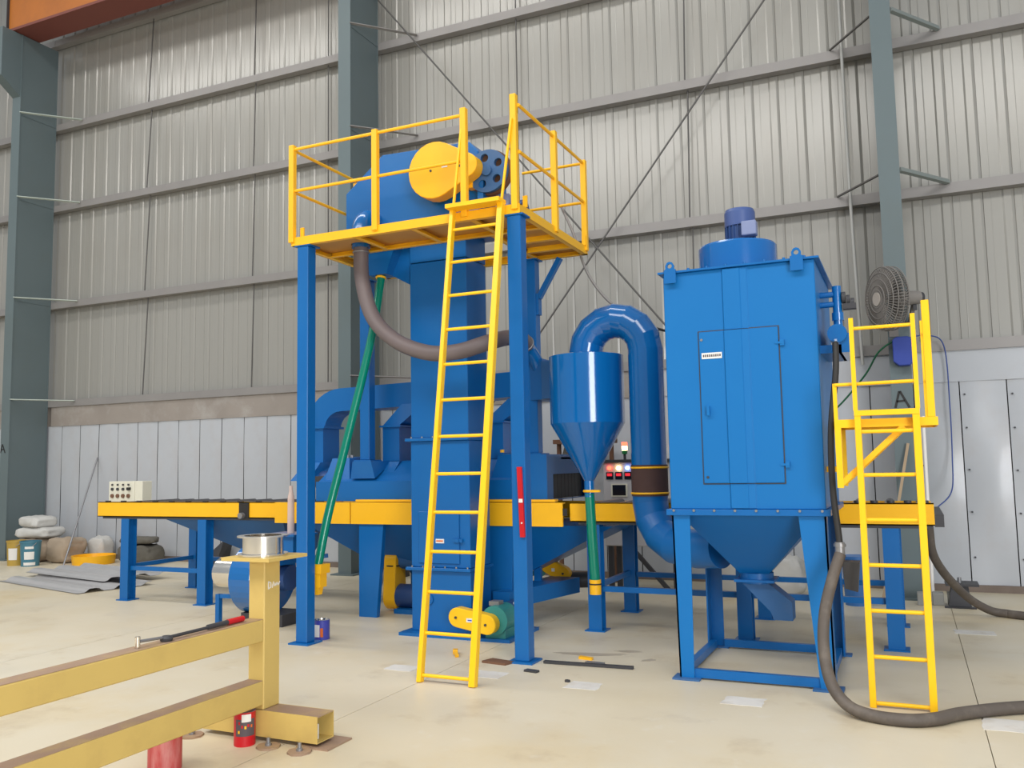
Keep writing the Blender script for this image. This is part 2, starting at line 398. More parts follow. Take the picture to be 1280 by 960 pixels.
for x, dx in [(-12.78, 0.05), (-10.25, 0.02), (-8.66, 0.0), (-5.15, 0.0), (-2.56, 0.02), (2.5, 0), (5.1, 0)]:
    for z0, z1 in zip(GZ, GZ[1:]+[10.3]):
        MB().cyl((x-dx, 11.76, z0), (x+dx, 11.76, z1), 0.011, n=6).build('sag_rod', ROD, wall)

# ---- steel columns
def letter_A(x, y, z, h, parent, m=BLACK):
    w = h*0.85; t = h*0.13
    mb = MB()
    mb.bar((x-w*0.36, y, z), (x-w*0.06, y, z+h), t, 0.004, (0, 1, 0)); mb.bar((x+w*0.55, y, z), (x-w*0.02, y, z+h*1.0), t, 0.004, (0, 1, 0))
    mb.bar((x-w*0.26, y, z+h*0.38), (x+w*0.27, y, z+h*0.42), t*0.9, 0.004, (0, 1, 0))
    return mb.build('letter_mark', m, parent, label='hand painted black letter A')
col_lab = ['grey green steel column under the end of the orange girder', 'grey green steel column behind the yellow railed platform',
           'grey green steel column carrying the dusty wall fan and a letter A']
for i, cx in enumerate(COLX):
    t = thing('steel_column', (cx, 11.3, 0), col_lab[i], 'column', 'steel columns along the back wall')
    top = 10.10 if i < 2 else 12.5
    MB().box(cx-0.115, cx+0.115, 10.90, 10.916, 0.02, top).build('front_flange', COLM, t)
    MB().box(cx-0.115, cx+0.115, 11.672, 11.688, 0.02, top).build('rear_flange', COLM, t)
    MB().box(cx+0.02, cx+0.105, 10.916, 11.672, 0.02, top).build('web', COLM, t)
    MB().box(cx-0.20, cx+0.20, 10.82, 11.69, 0, 0.02).build('base_plate', COLM, t)
    for z in GZ[1:] + [10.3]:
        if i < 2 and z > 9: continue
        MB().box(cx+0.105, cx+0.113, 10.916, 11.672, z-0.01, z+0.0).build('stiffener', COLM, t)
    if i < 2:
        for z in GZ: MB().bar((cx+0.10, 10.90, z+0.045), (cx+0.86, 11.68, z+0.03), 0.05, 0.012, (0, 0.3, 1)).build('fly_brace', PALE if i == 0 else GIRT, t)
    else:
        for z in GZ[1:]:
            MB().bar((cx+0.115, 10.93, z+0.08), (cx+0.65, 11.68, z+0.07), 0.05, 0.05, (0, 0.3, 1)).build('fly_brace', mat('grey_green_angle_paint', (0.22, 0.25, 0.24), 0.5), t)
            MB().bar((cx-0.115, 10.93, z+0.05), (cx-0.62, 11.68, z+0.07), 0.022, 0.02, (0, 0.3, 1)).build('fly_brace', ROD, t)
    if i == 0:
        MB().prism([(10.90, 8.86), (10.50, 9.14), (10.50, 10.10), (10.90, 10.10)], 'x', cx-0.115, cx+0.10).build('corbel', COLM, t)
        letter_A(cx-0.05, 10.896, 1.98, 0.16, t)
    if i == 2: letter_A(cx-0.02, 10.896, 2.16, 0.19, t)
g = thing('crane_girder', (-12, 11.0, 10.12), 'orange box girder high up on the corner column', 'girder')
MB().box(-15.5, -3, 10.78, 10.80, 10.17, 11.0).build('web_plate', ORANGE, g)
MB().box(-15.5, -3, 11.22, 11.24, 10.17, 11.0).build('web_plate', ORANGE, g)
MB().box(-15.5, -3, 10.73, 11.29, 10.12, 10.17).build('bottom_flange', mat('dark_red_girder_bottom', (0.20, 0.06, 0.045), 0.55), g)  # bottom flange coloured darker and redder than the webs
MB().box(-15.52, -15.5, 10.73, 11.29, 10.12, 11.0).build('end_plate', DKGREY, g)
# ---- diagonal wall bracing
solo(MB().cyl((-7.60, 11.5, 9.33), (-1.0, 11.5, 1.04), 0.013, n=8), 'bracing_rod', ROD, 'thin steel bracing rod falling left to right across the middle bay', 'rod', 'crossed bracing rods', base=(-1.0, 11.5, 1.04))
solo(MB().cyl((-0.20, 11.56, 9.28), (-6.5, 11.56, 1.30), 0.014, n=8), 'bracing_rod', ROD, 'thin steel bracing rod rising left to right across the middle bay', 'rod', 'crossed bracing rods', base=(-6.5, 11.56, 1.30))
solo(MB().tube(smooth_path([(-0.51, 11.62, 8.3), (-0.50, 11.62, 5.0), (-0.46, 11.62, 2.75)]), 0.020, 8), 'conduit_pipe', mat('pale_grey_conduit', (0.42, 0.42, 0.40), 0.5), 'pale vertical conduit on the wall just left of the fan column', 'conduit')

# ================================================================== PLATFORM OVER THE ELEVATOR
pf = thing('work_platform', (-4.06, 7.4, 0), 'yellow railed work platform on blue posts around the elevator head', 'platform')
X0, X1, Y0, Y1, ZB, ZT = -5.25, -2.865, 6.55, 8.25, 3.705, 3.785
for (x, y, zt, z0) in [(-5.125, 6.62, ZB, 0), (-2.93, 6.62, ZB, 0), (-3.46, 8.18, ZB, 1.69), (-5.50, 8.20, ZB, 1.66)]:
    p = MB().box(x-0.062, x+0.062, y-0.062, y+0.062, z0+0.014, zt-0.012).build('post', BLUE, pf, bevel=0.006)
    MB().box(x-0.11, x+0.11, y-0.11, y+0.11, z0, z0+0.014).build('foot_plate', BLUE, p)
    MB().box(x-0.09, x+0.09, y-0.07, y+0.09, zt-0.012, zt).build('cap_plate', BLUE, p)
def channel_x(x0, x1, y, sgn): return MB().box(x0, x1, y-0.004, y+0.004, ZB, ZT).box(x0, x1, min(y, y+sgn*0.045), max(y, y+sgn*0.045), ZT-0.008, ZT).box(x0, x1, min(y, y+sgn*0.045), max(y, y+sgn*0.045), ZB, ZB+0.008)
def channel_y(y0, y1, x, sgn): return MB().box(x-0.004, x+0.004, y0, y1, ZB, ZT).box(min(x, x+sgn*0.045), max(x, x+sgn*0.045), y0, y1, ZT-0.008, ZT).box(min(x, x+sgn*0.045), max(x, x+sgn*0.045), y0, y1, ZB, ZB+0.008)
channel_x(X0, X1, Y0, 1).build('edge_beam', YEL, pf); channel_x(X0, X1, Y1, -1).build('edge_beam', YEL, pf)
channel_y(Y0+0.005, Y1-0.005, X0+0.004, 1).build('edge_beam', YEL, pf); channel_y(Y0+0.005, Y1-0.005, X1-0.004, -1).build('edge_beam', YEL, pf)
channel_x(X0+0.05, X1-0.05, 7.13, -1).build('inner_beam', YEL, pf)
channel_y(7.14, Y1-0.05, -3.42, 1).build('inner_beam', YEL, pf)
for x in (-4.55, -3.95, -3.35): channel_y(Y0+0.05, 7.08, x, 1).build('joist', YEL, pf)
for y in (7.5, 7.88): channel_x(-3.37, X1-0.05, y, 1).build('joist', YEL, pf)
DECK = mat('orange_brown_deck_plate', (0.55, 0.27, 0.06), 0.55, var=0.12, scale=3)
MB().holed([(X0+0.012, Y0+0.01), (X1-0.012, Y0+0.01), (X1-0.012, 7.12), (X0+0.012, 7.12)], [circ(-4.75, 6.98, 0.10, 20)], 'z', ZT-0.03, ZT-0.009).build('deck_plate', DECK, pf)
MB().box(-3.41, X1-0.012, 7.14, Y1-0.01, ZT-0.03, ZT-0.009).build('deck_plate', DECK, pf)
RT, RM = 4.65, 4.24
rp = [(X0+0.01, Y0, RT+0.04), (-4.30, Y0, RT+0.03), (-3.385, Y0, RT+0.06), (-2.905, Y0, RT+0.09), (X1-0.005, 7.38, RT+0.05), (X1-0.005, 8.20, RT+0.03), (X0+0.01, 7.62, RT-0.02)]
for x, y, z in rp: MB().box(x-0.028, x+0.028, y-0.028, y+0.028, ZT-0.05, z).build('rail_post', YEL, pf, bevel=0.004)
def rail(p, q, r=0.015): MB().cyl(p, q, r, n=10).build('rail', YEL, pf)
for z in (RT, RM):
    rail((X0+0.03, Y0, z), (-4.32, Y0, z)); rail((-4.28, Y0, z), (-3.41, Y0, z))
    rail((X1-0.005, Y0+0.02, z), (X1-0.005, 7.36, z)); rail((X1-0.005, 7.40, z), (X1-0.005, 8.18, z))
    rail((X1-0.03, 8.20, z), (-3.55, 8.20, z)); rail((X0+0.01, Y0+0.03, z), (X0+0.01, 7.60, z))
for x, y in [(-5.16, 6.6), (-2.87, 6.68), (-2.87, 8.16)]: MB().box(x-0.02, x+0.02, y-0.008, y+0.008, ZT, ZT+0.10).build('lug', YEL, pf)
MB().bar((-3.38, 8.18, 3.30), (-3.14, 8.18, 3.69), 0.06, 0.05).build('knee_brace', BLUE, pf)
MB().box(-3.398, -3.37, 8.14, 8.22, 3.12, 3.34).build('gusset', BLUE, pf)

# ---- front ladder
ld = thing('access_ladder', (-3.19, 5.76, 0), 'tall yellow ladder leaning up to the railed platform', 'ladder')
def lerp(a, b, t): return vec(a)*(1-t)+vec(b)*t
LA, LB = (-3.395, 5.74, 0.0), (-3.475, 6.50, 3.80)
RA, RB = (-2.955, 5.74, 0.0), (-3.015, 6.50, 3.80)
MB().bar(LA, LB, 0.036, 0.06, (0, -1, 0.2)).build('stile', YEL_L, ld, bevel=0.003)
MB().bar(RA, RB, 0.05, 0.06, (0, -1, 0.2)).build('stile', YEL_L, ld, bevel=0.003)
for i in range(13):
    t = (0.05+0.2965*i)/3.8
    MB().cyl(lerp(LA, LB, t)+Vector((0.015, 0, 0)), lerp(RA, RB, t)-Vector((0.02, 0, 0)), 0.0135, n=10).build('rung', YEL_L, ld)
MB().box(-3.50, -2.99, 6.40, 6.545, 3.79, 3.825).build('top_step', YEL_L, ld)
MB().bar((-3.48, 6.50, 3.74), (-3.40, 6.53, 4.52), 0.018, 0.018).build('grab_rail', YEL_L, ld)
MB().bar((-3.015, 6.50, 3.78), (-2.91, 6.51, 4.52), 0.018, 0.018).build('grab_rail', YEL_L, ld)

# ================================================================== BUCKET ELEVATOR
el = thing('bucket_elevator', (-4.1, 7.55, 0), 'tall blue bucket elevator tower behind the yellow ladder', 'elevator')
ex0, ex1, ey0, ey1 = -4.43, -3.79, 7.35, 7.78
MB().box(-4.50, -3.34, 7.22, 7.90, 0, 0.03).build('base_plate', BLUE, el)
MB().box(ex0, ex1, ey0, ey1, 0.03, 0.60).build('boot', BLUE, el, bevel=0.006)
MB().box(ex0, ex1, ey0, ey1, 0.63, 1.835).build('casing', BLUE, el, bevel=0.006)
MB().box(ex0+0.005, ex1-0.005, ey0, ey1, 1.865, 3.60).build('casing', BLUE, el, bevel=0.006)
MB().box(ex0+0.005, ex1-0.005, ey0, ey1, 3.61, 3.86).build('casing', BLUE, el, bevel=0.006)
for z in (0.60, 1.835):
    MB().box(ex0-0.045, ex1+0.015, ey0-0.04, ey1+0.04, z, z+0.03).build('flange', BLUE, el, bevel=0.004)
    for k in range(6): MB().cyl((ex0+0.02+k*0.12, ey0-0.022, z+0.03), (ex0+0.02+k*0.12, ey0-0.022, z+0.045), 0.010, n=6).build('bolt', STEEL, el)
d = MB().box(-4.34, -3.90, 7.335, 7.35, 0.67, 1.16).build('inspection_door', BLUE, el, bevel=0.004)
MB().box(-3.96, -3.86, 7.318, 7.336, 0.875, 0.905).cyl((-3.91, 7.31, 0.89), (-3.91, 7.34, 0.89), 0.02, n=10).build('latch', BLUE, d)
MB().box(-4.15, -4.06, 7.331, 7.336, 0.862, 0.902).build('sticker', WHITE, d)
MB().box(-4.145, -4.07, 7.3295, 7.332, 0.876, 0.89).build('sticker_print', PRINTO, d)
MB().cyl((-4.24, 7.335, 0.33), (-4.24, 7.355, 0.33), 0.05, n=14).build('bearing', BLUE, el)
# head casing
hd = MB().prism([(-5.10, 3.86), (-5.10, 4.38), (-4.66, 4.72), (-3.68, 4.69), (-3.58, 4.58), (-3.58, 3.86)], 'y', 7.22, 7.86).build('head_casing', BLUE, el, bevel=0.01)
MB().frus((-4.86, -4.66, 7.28, 7.48), 3.52, (-5.06, -4.50, 7.24, 7.84), 3.86).build('discharge_spout', BLUE, el)
MB().hexa([(-4.66, 7.40, 3.52), (-4.44, 7.40, 3.40), (-4.44, 7.7, 3.40), (-4.66, 7.7, 3.52), (-4.6, 7.40, 3.80), (-4.44, 7.40, 3.86), (-4.44, 7.7, 3.86), (-4.6, 7.7, 3.80)]).build('spout_brace', BLUE, el)
gu = MB().prism(pill((-3.94, 4.38), 0.275, (-3.60, 4.375), 0.115), 'y', 6.99, 7.13).build('belt_guard', YEL, el, bevel=0.006)
MB().box(-3.85, -3.79, 6.986, 6.992, 4.385, 4.405).build('maker_plate', WHITE, gu)
for x in (-3.97, -3.66): MB().cyl((x, 6.984, 4.375), (x, 6.995, 4.375), 0.012, n=8).build('bolt', DKGREY, gu)
MB().box(-3.98, -3.9, 7.13, 7.22, 4.30, 4.45).build('guard_bracket', YEL, gu)
MB().box(-3.66, -3.60, 7.13, 7.22, 4.20, 4.27).build('guard_bracket', YEL, gu)
pu = MB().holed(circ(-3.45, 4.34, 0.205, 36), [circ(-3.45+0.13*math.cos(a), 4.34+0.13*math.sin(a), 0.040, 14) for a in [R(30+72*k) for k in range(5)]], 'y', 7.14, 7.18).build('pulley', BLUE_D, el)
MB().cyl((-3.45, 7.20, 4.34), (-3.45, 7.25, 4.34), 0.217, n=36).build('pulley_rim', RUST, pu)
MB().cyl((-3.45, 7.12, 4.34), (-3.45, 7.30, 4.34), 0.05, n=14).build('hub', BLUE_D, pu)
MB().box(-3.56, -3.50, 7.15, 7.34, 4.05, 4.30).build('bearing_block', BLUE, el)
mo = MB().cyl((-3.56, 7.45, 4.0), (-3.20, 7.45, 4.0), 0.11, n=20).build('drive_motor', NAVY, el)
MB().box(-3.44, -3.3, 7.28, 7.36, 4.02, 4.14).build('terminal_box', LILAC, mo)
MB().box(-3.58, -3.15, 7.3, 7.62, 3.84, 3.89).build('motor_base', BLUE, el)
# boot drive at the front
gb = MB().prism(pill((-3.83, 0.215), 0.088, (-3.53, 0.165), 0.088), 'y', 7.14, 7.24).build('belt_guard', YEL_L, el, bevel=0.006)
MB().box(-3.73, -3.66, 7.134, 7.141, 0.180, 0.215).build('maker_plate', WHITE, gb)
MB().box(-3.715, -3.675, 7.132, 7.136, 0.193, 0.203).build('plate_print', PRINTB, gb)
for x, z in ((-3.84, 0.215), (-3.54, 0.165)): MB().cyl((x, 7.13, z), (x, 7.142, z), 0.012, n=8).build('bolt', DKGREY, gb)
ge = MB().cyl((-3.50, 7.24, 0.19), (-3.50, 7.48, 0.19), 0.13, n=22).box(-3.60, -3.40, 7.26, 7.46, 0.03, 0.16).build('gearbox', TEAL, el)
MB().cyl((-3.50, 7.48, 0.20), (-3.50, 7.76, 0.20), 0.11, n=20).build('motor', NAVY, ge)
MB().box(-3.58, -3.48, 7.30, 7.4, 0.31, 0.35).build('vent_block', STEEL, ge)
MB().tube(smooth_path([(-3.44, 7.55, 0.30), (-3.38, 7.5, 0.33), (-3.34, 7.44, 0.26), (-3.35, 7.44, 0.12)]), 0.012, 8).build('cable', WHITE, ge)
# elbow out of the head
ep = [(-4.75, 7.24, 4.05)]+[(-4.75, 7.15-0.17*math.sin(R(a)), 3.88+0.17*math.cos(R(a))) for a in range(0, 91, 15)]+[(-4.75, 6.98, 3.72)]
MB().tube(ep, 0.090, 18).build('elbow', BLUE_G, el)

# ---- hoses and pipes round the elevator
gh = thing('suction_hose', (-4.75, 6.98, 2.6), 'brown-grey flexible hose sagging below the platform in front of the elevator', 'hose')
hp = smooth_path([(-4.75, 6.98, 3.78), (-4.74, 6.98, 3.42), (-4.60, 6.95, 3.03), (-4.32, 6.92, 2.77), (-3.98, 6.92, 2.635), (-3.68, 6.94, 2.625), (-3.44, 7.05, 2.70), (-3.37, 7.35, 2.78), (-3.38, 7.7, 2.82), (-3.42, 7.92, 2.78)], 10)
MB().tube(hp, 0.073, 18).build('hose_body', FLEX, gh)
mb = MB()
MB().ring((-4.75, 6.98, 3.68), (0, 0, 1), 0.076, 0.008, 20, 6).build('hose_clip', STEEL, gh)
MB().ring((-3.412, 7.88, 2.795), (-0.15, 0.8, -0.25), 0.076, 0.010, 20, 6).build('hose_clip', STEEL, gh)
gp = thing('drain_pipe', (-5.2, 6.75, 0.5), 'green pipe slanting down from the elevator head beside the left post', 'pipe', 'green drain pipes')
MB().tube(smooth_path([(-4.76, 7.36, 3.54), (-4.80, 7.24, 2.9), (-4.94, 7.05, 1.95), (-5.05, 6.86, 1.15), (-5.11, 6.78, 0.66)], 6), 0.041, 16).build('pipe_body', GREEN, gp)
MB().ring((-4.762, 7.345, 3.50), (0, -0.2, -1), 0.044, 0.012, 20, 6).build('clamp', YEL, gp)
MB().box(-5.19, -5.02, 6.71, 6.85, 0.615, 0.70).build('catch_plate', YEL, gp)
MB().box(-5.135, -5.035, 6.72, 6.82, 0.49, 0.615).build('catch_box', YEL, gp)
MB().frus((-5.125, -5.065, 6.73, 6.79), 0.42, (-5.125, -5.055, 6.72, 6.80), 0.50).build('nozzle', YEL, gp)

# ================================================================== BLAST CHAMBER WITH DUCTS
ch = thing('blast_chamber', (-4.8, 8.65, 0), 'low blue shot blasting chamber straddling the conveyor behind the elevator', 'machine')
cx0, cx1, cy0, cy1 = -6.10, -3.29, 8.06, 9.30
# shell: front, back, roof pieces, open ends
MB().box(cx0, cx1, cy0, cy0+0.02, 1.225, 1.44).build('front_plate', BLUE, ch)
MB().box(cx0, cx1, cy1-0.02, cy1, 1.225, 1.66).build('rear_plate', BLUE, ch)
MB().hexa([(cx0, cy0+0.02, 1.42), (cx1-0.3, cy0+0.02, 1.42), (cx1-0.3, cy0+0.04, 1.42), (cx0, cy0+0.04, 1.42), (cx0, cy0+0.40, 1.66), (cx1-0.3, cy0+0.40, 1.66), (cx1-0.3, cy0+0.42, 1.66), (cx0, cy0+0.42, 1.66)]).build('sloping_hood', BLUE, ch)
MB().box(cx0, cx1, cy0+0.40, cy1-0.02, 1.64, 1.66).build('roof_plate', BLUE, ch)
MB().prism([(cy0+0.03, 1.225), (cy1-0.03, 1.225), (cy1-0.03, 1.64), (cy0+0.41, 1.64), (cy0+0.03, 1.42)], 'x', cx0, cx0+0.02).build('end_plate', BLUE_D, ch)
# vestibule at the outlet with its dark mouth
MB().box(cx1-0.30, cx1, cy0, cy0+0.02, 1.44, 1.69).build('vestibule_plate', BLUE, ch)
MB().box(cx1-0.30, cx1, cy0+0.02, cy1, 1.67, 1.69).build('vestibule_roof', BLUE, ch)
MB().holed([(cy0+0.02, 1.225), (cy1, 1.225), (cy1, 1.67), (cy0+0.02, 1.67)], [[(cy0+0.17, 1.235), (cy1-0.12, 1.235), (cy1-0.12, 1.49), (cy0+0.17, 1.49)]], 'x', cx1-0.015, cx1).build('outlet_frame', BLUE_D, ch)
for k in range(9):
    y = cy0+0.18+k*0.105
    MB().box(cx1-0.05, cx1-0.04, y, y+0.098, 1.235, 1.495).build('rubber_strip', BLACK, ch)
# blast wheel housings, wedge shaped
def wheel(x0, x1, name='wheel_housing'):
    h = MB().hexa([(x0, cy0+0.08, 1.44), (x1, cy0+0.08, 1.44), (x1, cy0+0.55, 1.64), (x0, cy0+0.55, 1.64), (x0+0.06, cy0+0.16, 1.70), (x1-0.06, cy0+0.16, 1.70), (x1-0.06, cy0+0.6, 1.72), (x0+0.06, cy0+0.6, 1.72)]).build(name, BLUE, ch)
    return h
w1 = wheel(-6.05, -5.70); w2 = wheel(-3.95, -3.62)
for x in (-5.94, -5.88, -5.82): MB().cyl((x, cy0+0.3, 1.705), (x, cy0+0.3, 1.735), 0.02, n=8).build('bolt', STEEL, w1)
MB().cyl((-3.84, cy0+0.14, 1.72), (-3.84, cy0+0.14, 1.75), 0.022, n=10).build('grease_cap', YEL, w2)
MB().cyl((-6.30, 8.45, 1.42), (-6.11, 8.45, 1.42), 0.14, n=18).build('wheel_motor', NAVY, ch)
MB().box(-6.26, -6.14, 8.25, 8.32, 1.38, 1.5).build('motor_terminal', DKGREY, ch)
MB().hexa([(-5.66, 8.10, 1.47), (-5.34, 8.10, 1.47), (-5.34, 8.48, 1.66), (-5.66, 8.48, 1.66), (-5.62, 8.08, 1.66), (-5.38, 8.08, 1.66), (-5.38, 8.50, 1.66), (-5.62, 8.50, 1.66)]).build('post_seat', BLUE, ch)
# rectangular exhaust duct
dy0, dy1 = 8.46, 8.78
def duct_ring(path, h, name):
    """rectangular duct along an XZ path with height h and the duct depth"""
    mb = MB(); P = [Vector((p[0], 0, p[1])) for p in path]; rings = []
    for i, p in enumerate(P):
        d = (P[min(i+1, len(P)-1)]-P[max(i-1, 0)]).normalized(); nrm = Vector((-d.z, 0, d.x))
        rings.append([p+nrm*h/2+Vector((0, dy0, 0)), p+nrm*h/2+Vector((0, dy1, 0)), p-nrm*h/2+Vector((0, dy1, 0)), p-nrm*h/2+Vector((0, dy0, 0))])
    V = [q for r in rings for q in r]; F = [(i*4+k, i*4+4+k, i*4+4+(k+1) % 4, i*4+(k+1) % 4) for i in range(len(P)-1) for k in range(4)]
    mb.add(V, F+[(0, 1, 2, 3), tuple(len(V)-4+k for k in (3, 2, 1, 0))])
    return mb.build(name, BLUE, ch)
duct_ring([(-6.41, 1.64), (-6.41, 2.06)], 0.22, 'duct_drop')
arc = [(-6.05-0.36*math.cos(R(a)), 2.07+0.32*math.sin(R(a))) for a in range(0, 91, 10)]
duct_ring(arc+[(-5.1, 2.41), (-3.6, 2.46)], 0.27, 'duct_header')
MB().box(-6.56, -6.26, dy0-0.04, dy1+0.04, 2.06, 2.085).build('duct_flange', BLUE, ch)
def branch(xb, xt, s):
    MB().box(xb-0.11, xb+0.11, dy0-0.06, dy1-0.06, 1.66, 2.05).build('duct_drop', BLUE, ch)
    MB().box(xb-0.14, xb+0.14, dy0-0.09, dy1-0.03, 2.04, 2.06).build('duct_flange', BLUE, ch)
    a, b = xb-0.11, xb+0.11; c, e = xt-0.15, xt+0.15
    MB().hexa([(a, dy0-0.06, 2.06), (b, dy0-0.06, 2.06), (b, dy1-0.06, 2.06), (a, dy1-0.06, 2.06), (c, dy0-0.02, 2.30), (e, dy0-0.02, 2.30), (e, dy1, 2.30), (c, dy1, 2.30)]).build('duct_transition', BLUE, ch)
branch(-5.32, -5.05, 1); branch(-4.03, -3.72, 1)
for xb in (-6.41, -5.32, -4.03):
    MB().hexa([(xb-0.13, cy0+0.10, 1.45), (xb+0.13, cy0+0.10, 1.45), (xb+0.16, dy1, 1.60), (xb-0.16, dy1, 1.60), (xb-0.11, dy0-0.05, 1.66), (xb+0.11, dy0-0.05, 1.66), (xb+0.11, dy1-0.05, 1.66), (xb-0.11, dy1-0.05, 1.66)]).build('duct_boot', BLUE, ch)
# duct end box turning towards the cyclone
MB().hexa([(-3.62, 8.20, 2.24), (-3.30, 8.02, 2.24), (-3.30, 8.50, 2.24), (-3.62, 8.80, 2.28), (-3.62, 8.20, 2.62), (-3.30, 8.02, 2.65), (-3.30, 8.50, 2.65), (-3.62, 8.80, 2.62)]).build('duct_end_box', BLUE, ch)
MB().hexa([(-3.30, 8.00, 2.24), (-2.98, 7.86, 2.24), (-2.98, 8.08, 2.24), (-3.30, 8.40, 2.24), (-3.30, 8.00, 2.62), (-2.98, 7.86, 2.60), (-2.98, 8.08, 2.60), (-3.30, 8.40, 2.62)]).build('duct_neck', BLUE_D, ch)
MB().tube(smooth_path([(-3.42, 7.90, 2.785), (-3.42, 7.99, 2.74), (-3.40, 8.08, 2.66), (-3.38, 8.14, 2.56)]), 0.07, 14).build('hose_stub', BLUE_G, ch)
# yellow side beams of the chamber length
bm_ = MB().box(-6.58, -5.56, 7.94, 7.96, 0.985, 1.215).box(-6.58, -5.56, 7.96, 8.02, 1.205, 1.215).build('side_beam', YEL, ch)
MB().box(-5.545, -3.085, 7.94, 7.96, 0.985, 1.215).box(-5.545, -3.085, 7.96, 8.02, 1.205, 1.215).build('side_beam', YEL, ch)
MB().box(-6.58, -3.085, 9.26, 9.28, 0.985, 1.175).build('side_beam', YEL, ch)
MB().box(-5.5, -3.17, 7.965, 8.05, 1.222, 1.245).build('top_strip', YEL, ch)
MB().box(-3.085, -3.04, 7.945, 7.955, 1.09, 1.16).build('end_stop', BLACK, ch)
# collecting hopper and screw
MB().frus((-5.45, -3.70, 8.45, 8.95), 0.46, (-6.30, -2.62, 8.08, 9.22), 0.985).build('collecting_hopper', BLUE, ch)
MB().cyl((-5.15, 8.62, 0.50), (-3.82, 8.62, 0.50), 0.14, n=20).build('screw_tube', BLUE, ch)
for x in (-3.98, -3.88): MB().cyl((x, 8.62, 0.50), (x+0.03, 8.62, 0.50), 0.17, n=20).build('screw_flange', LILAC, ch)
MB().hexa([(-5.46, 7.97, 0.0), (-5.24, 7.97, 0.0), (-5.24, 8.03, 0.0), (-5.46, 8.03, 0.0), (-5.46, 7.97, 0.985), (-5.15, 7.97, 0.985), (-5.15, 8.03, 0.985), (-5.46, 8.03, 0.985)]).build('support_leg', BLUE, ch)
MB().hexa([(-3.86, 7.96, 0.0), (-3.66, 7.96, 0.0), (-3.66, 8.20, 0.0), (-3.86, 8.20, 0.0), (-3.98, 7.96, 0.985), (-3.62, 7.96, 0.985), (-3.62, 8.2, 0.985), (-3.98, 8.2, 0.985)]).build('support_leg', BLUE, ch)
MB().hexa([(-5.45, 9.02, 0.0), (-5.20, 9.02, 0.0), (-5.20, 9.24, 0.0), (-5.45, 9.24, 0.0), (-5.45, 9.02, 0.985), (-5.10, 9.02, 0.985), (-5.10, 9.24, 0.985), (-5.45, 9.24, 0.985)]).build('support_leg', BLUE, ch)
# left screw drive: tall guard seen edge on, motor beside it
g1 = MB().prism(pill((8.42, 0.56), 0.10, (8.42, 0.15), 0.13), 'x', -5.37, -5.22).build('belt_guard', YEL, ch, bevel=0.006)
MB().cyl((-5.22, 8.42, 0.17), (-4.80, 8.42, 0.17), 0.13, n=20).build('drive_motor', NAVY, ch)
MB().cyl((-5.22, 8.44, 0.56), (-4.9, 8.5, 0.54), 0.09, n=16).build('drive_shaft', BLUE_D, ch)
MB().box(-5.20, -4.75, 8.25, 8.60, 0.0, 0.05).build('motor_base', BLUE, ch)
MB().ring((-5.29, 8.40, 0.50), (0, 0, 1), 0.09, 0.008, 16, 6).build('strap', BLACK, g1)
# right screw drive
g2 = MB().prism(pill((-3.66, 0.49), 0.075, (-3.48, 0.40), 0.085), 'y', 8.90, 8.99).build('belt_guard', YEL, ch, bevel=0.006)
MB().box(-3.60, -3.565, 8.894, 8.901, 0.43, 0.465).build('maker_plate', WHITE, g2)
for x, z in ((-3.67, 0.50), (-3.47, 0.41)): MB().cyl((x, 8.888, z), (x, 8.902, z), 0.012, n=8).build('bolt', DKGREY, g2)
MB().cyl((-3.86, 8.95, 0.48), (-3.72, 8.95, 0.48), 0.11, n=18).build('gearbox', TEAL, ch)
MB().cyl((-3.45, 9.0, 0.33), (-3.25, 9.1, 0.33), 0.085, n=16).build('drive_motor', DKGREY, ch)
MB().hexa([(-3.78, 7.80, 0.20), (-3.60, 7.80, 0.20), (-3.28, 8.90, 0.22), (-3.62, 8.90, 0.22), (-3.78, 7.80, 0.36), (-3.60, 7.80, 0.36), (-3.28, 8.90, 0.38), (-3.62, 8.90, 0.38)]).build('feed_trough', BLUE, ch)
MB().box(-3.66, -3.585, 8.55, 8.60, 0.30, 0.78).build('hanger', BLUE, ch)

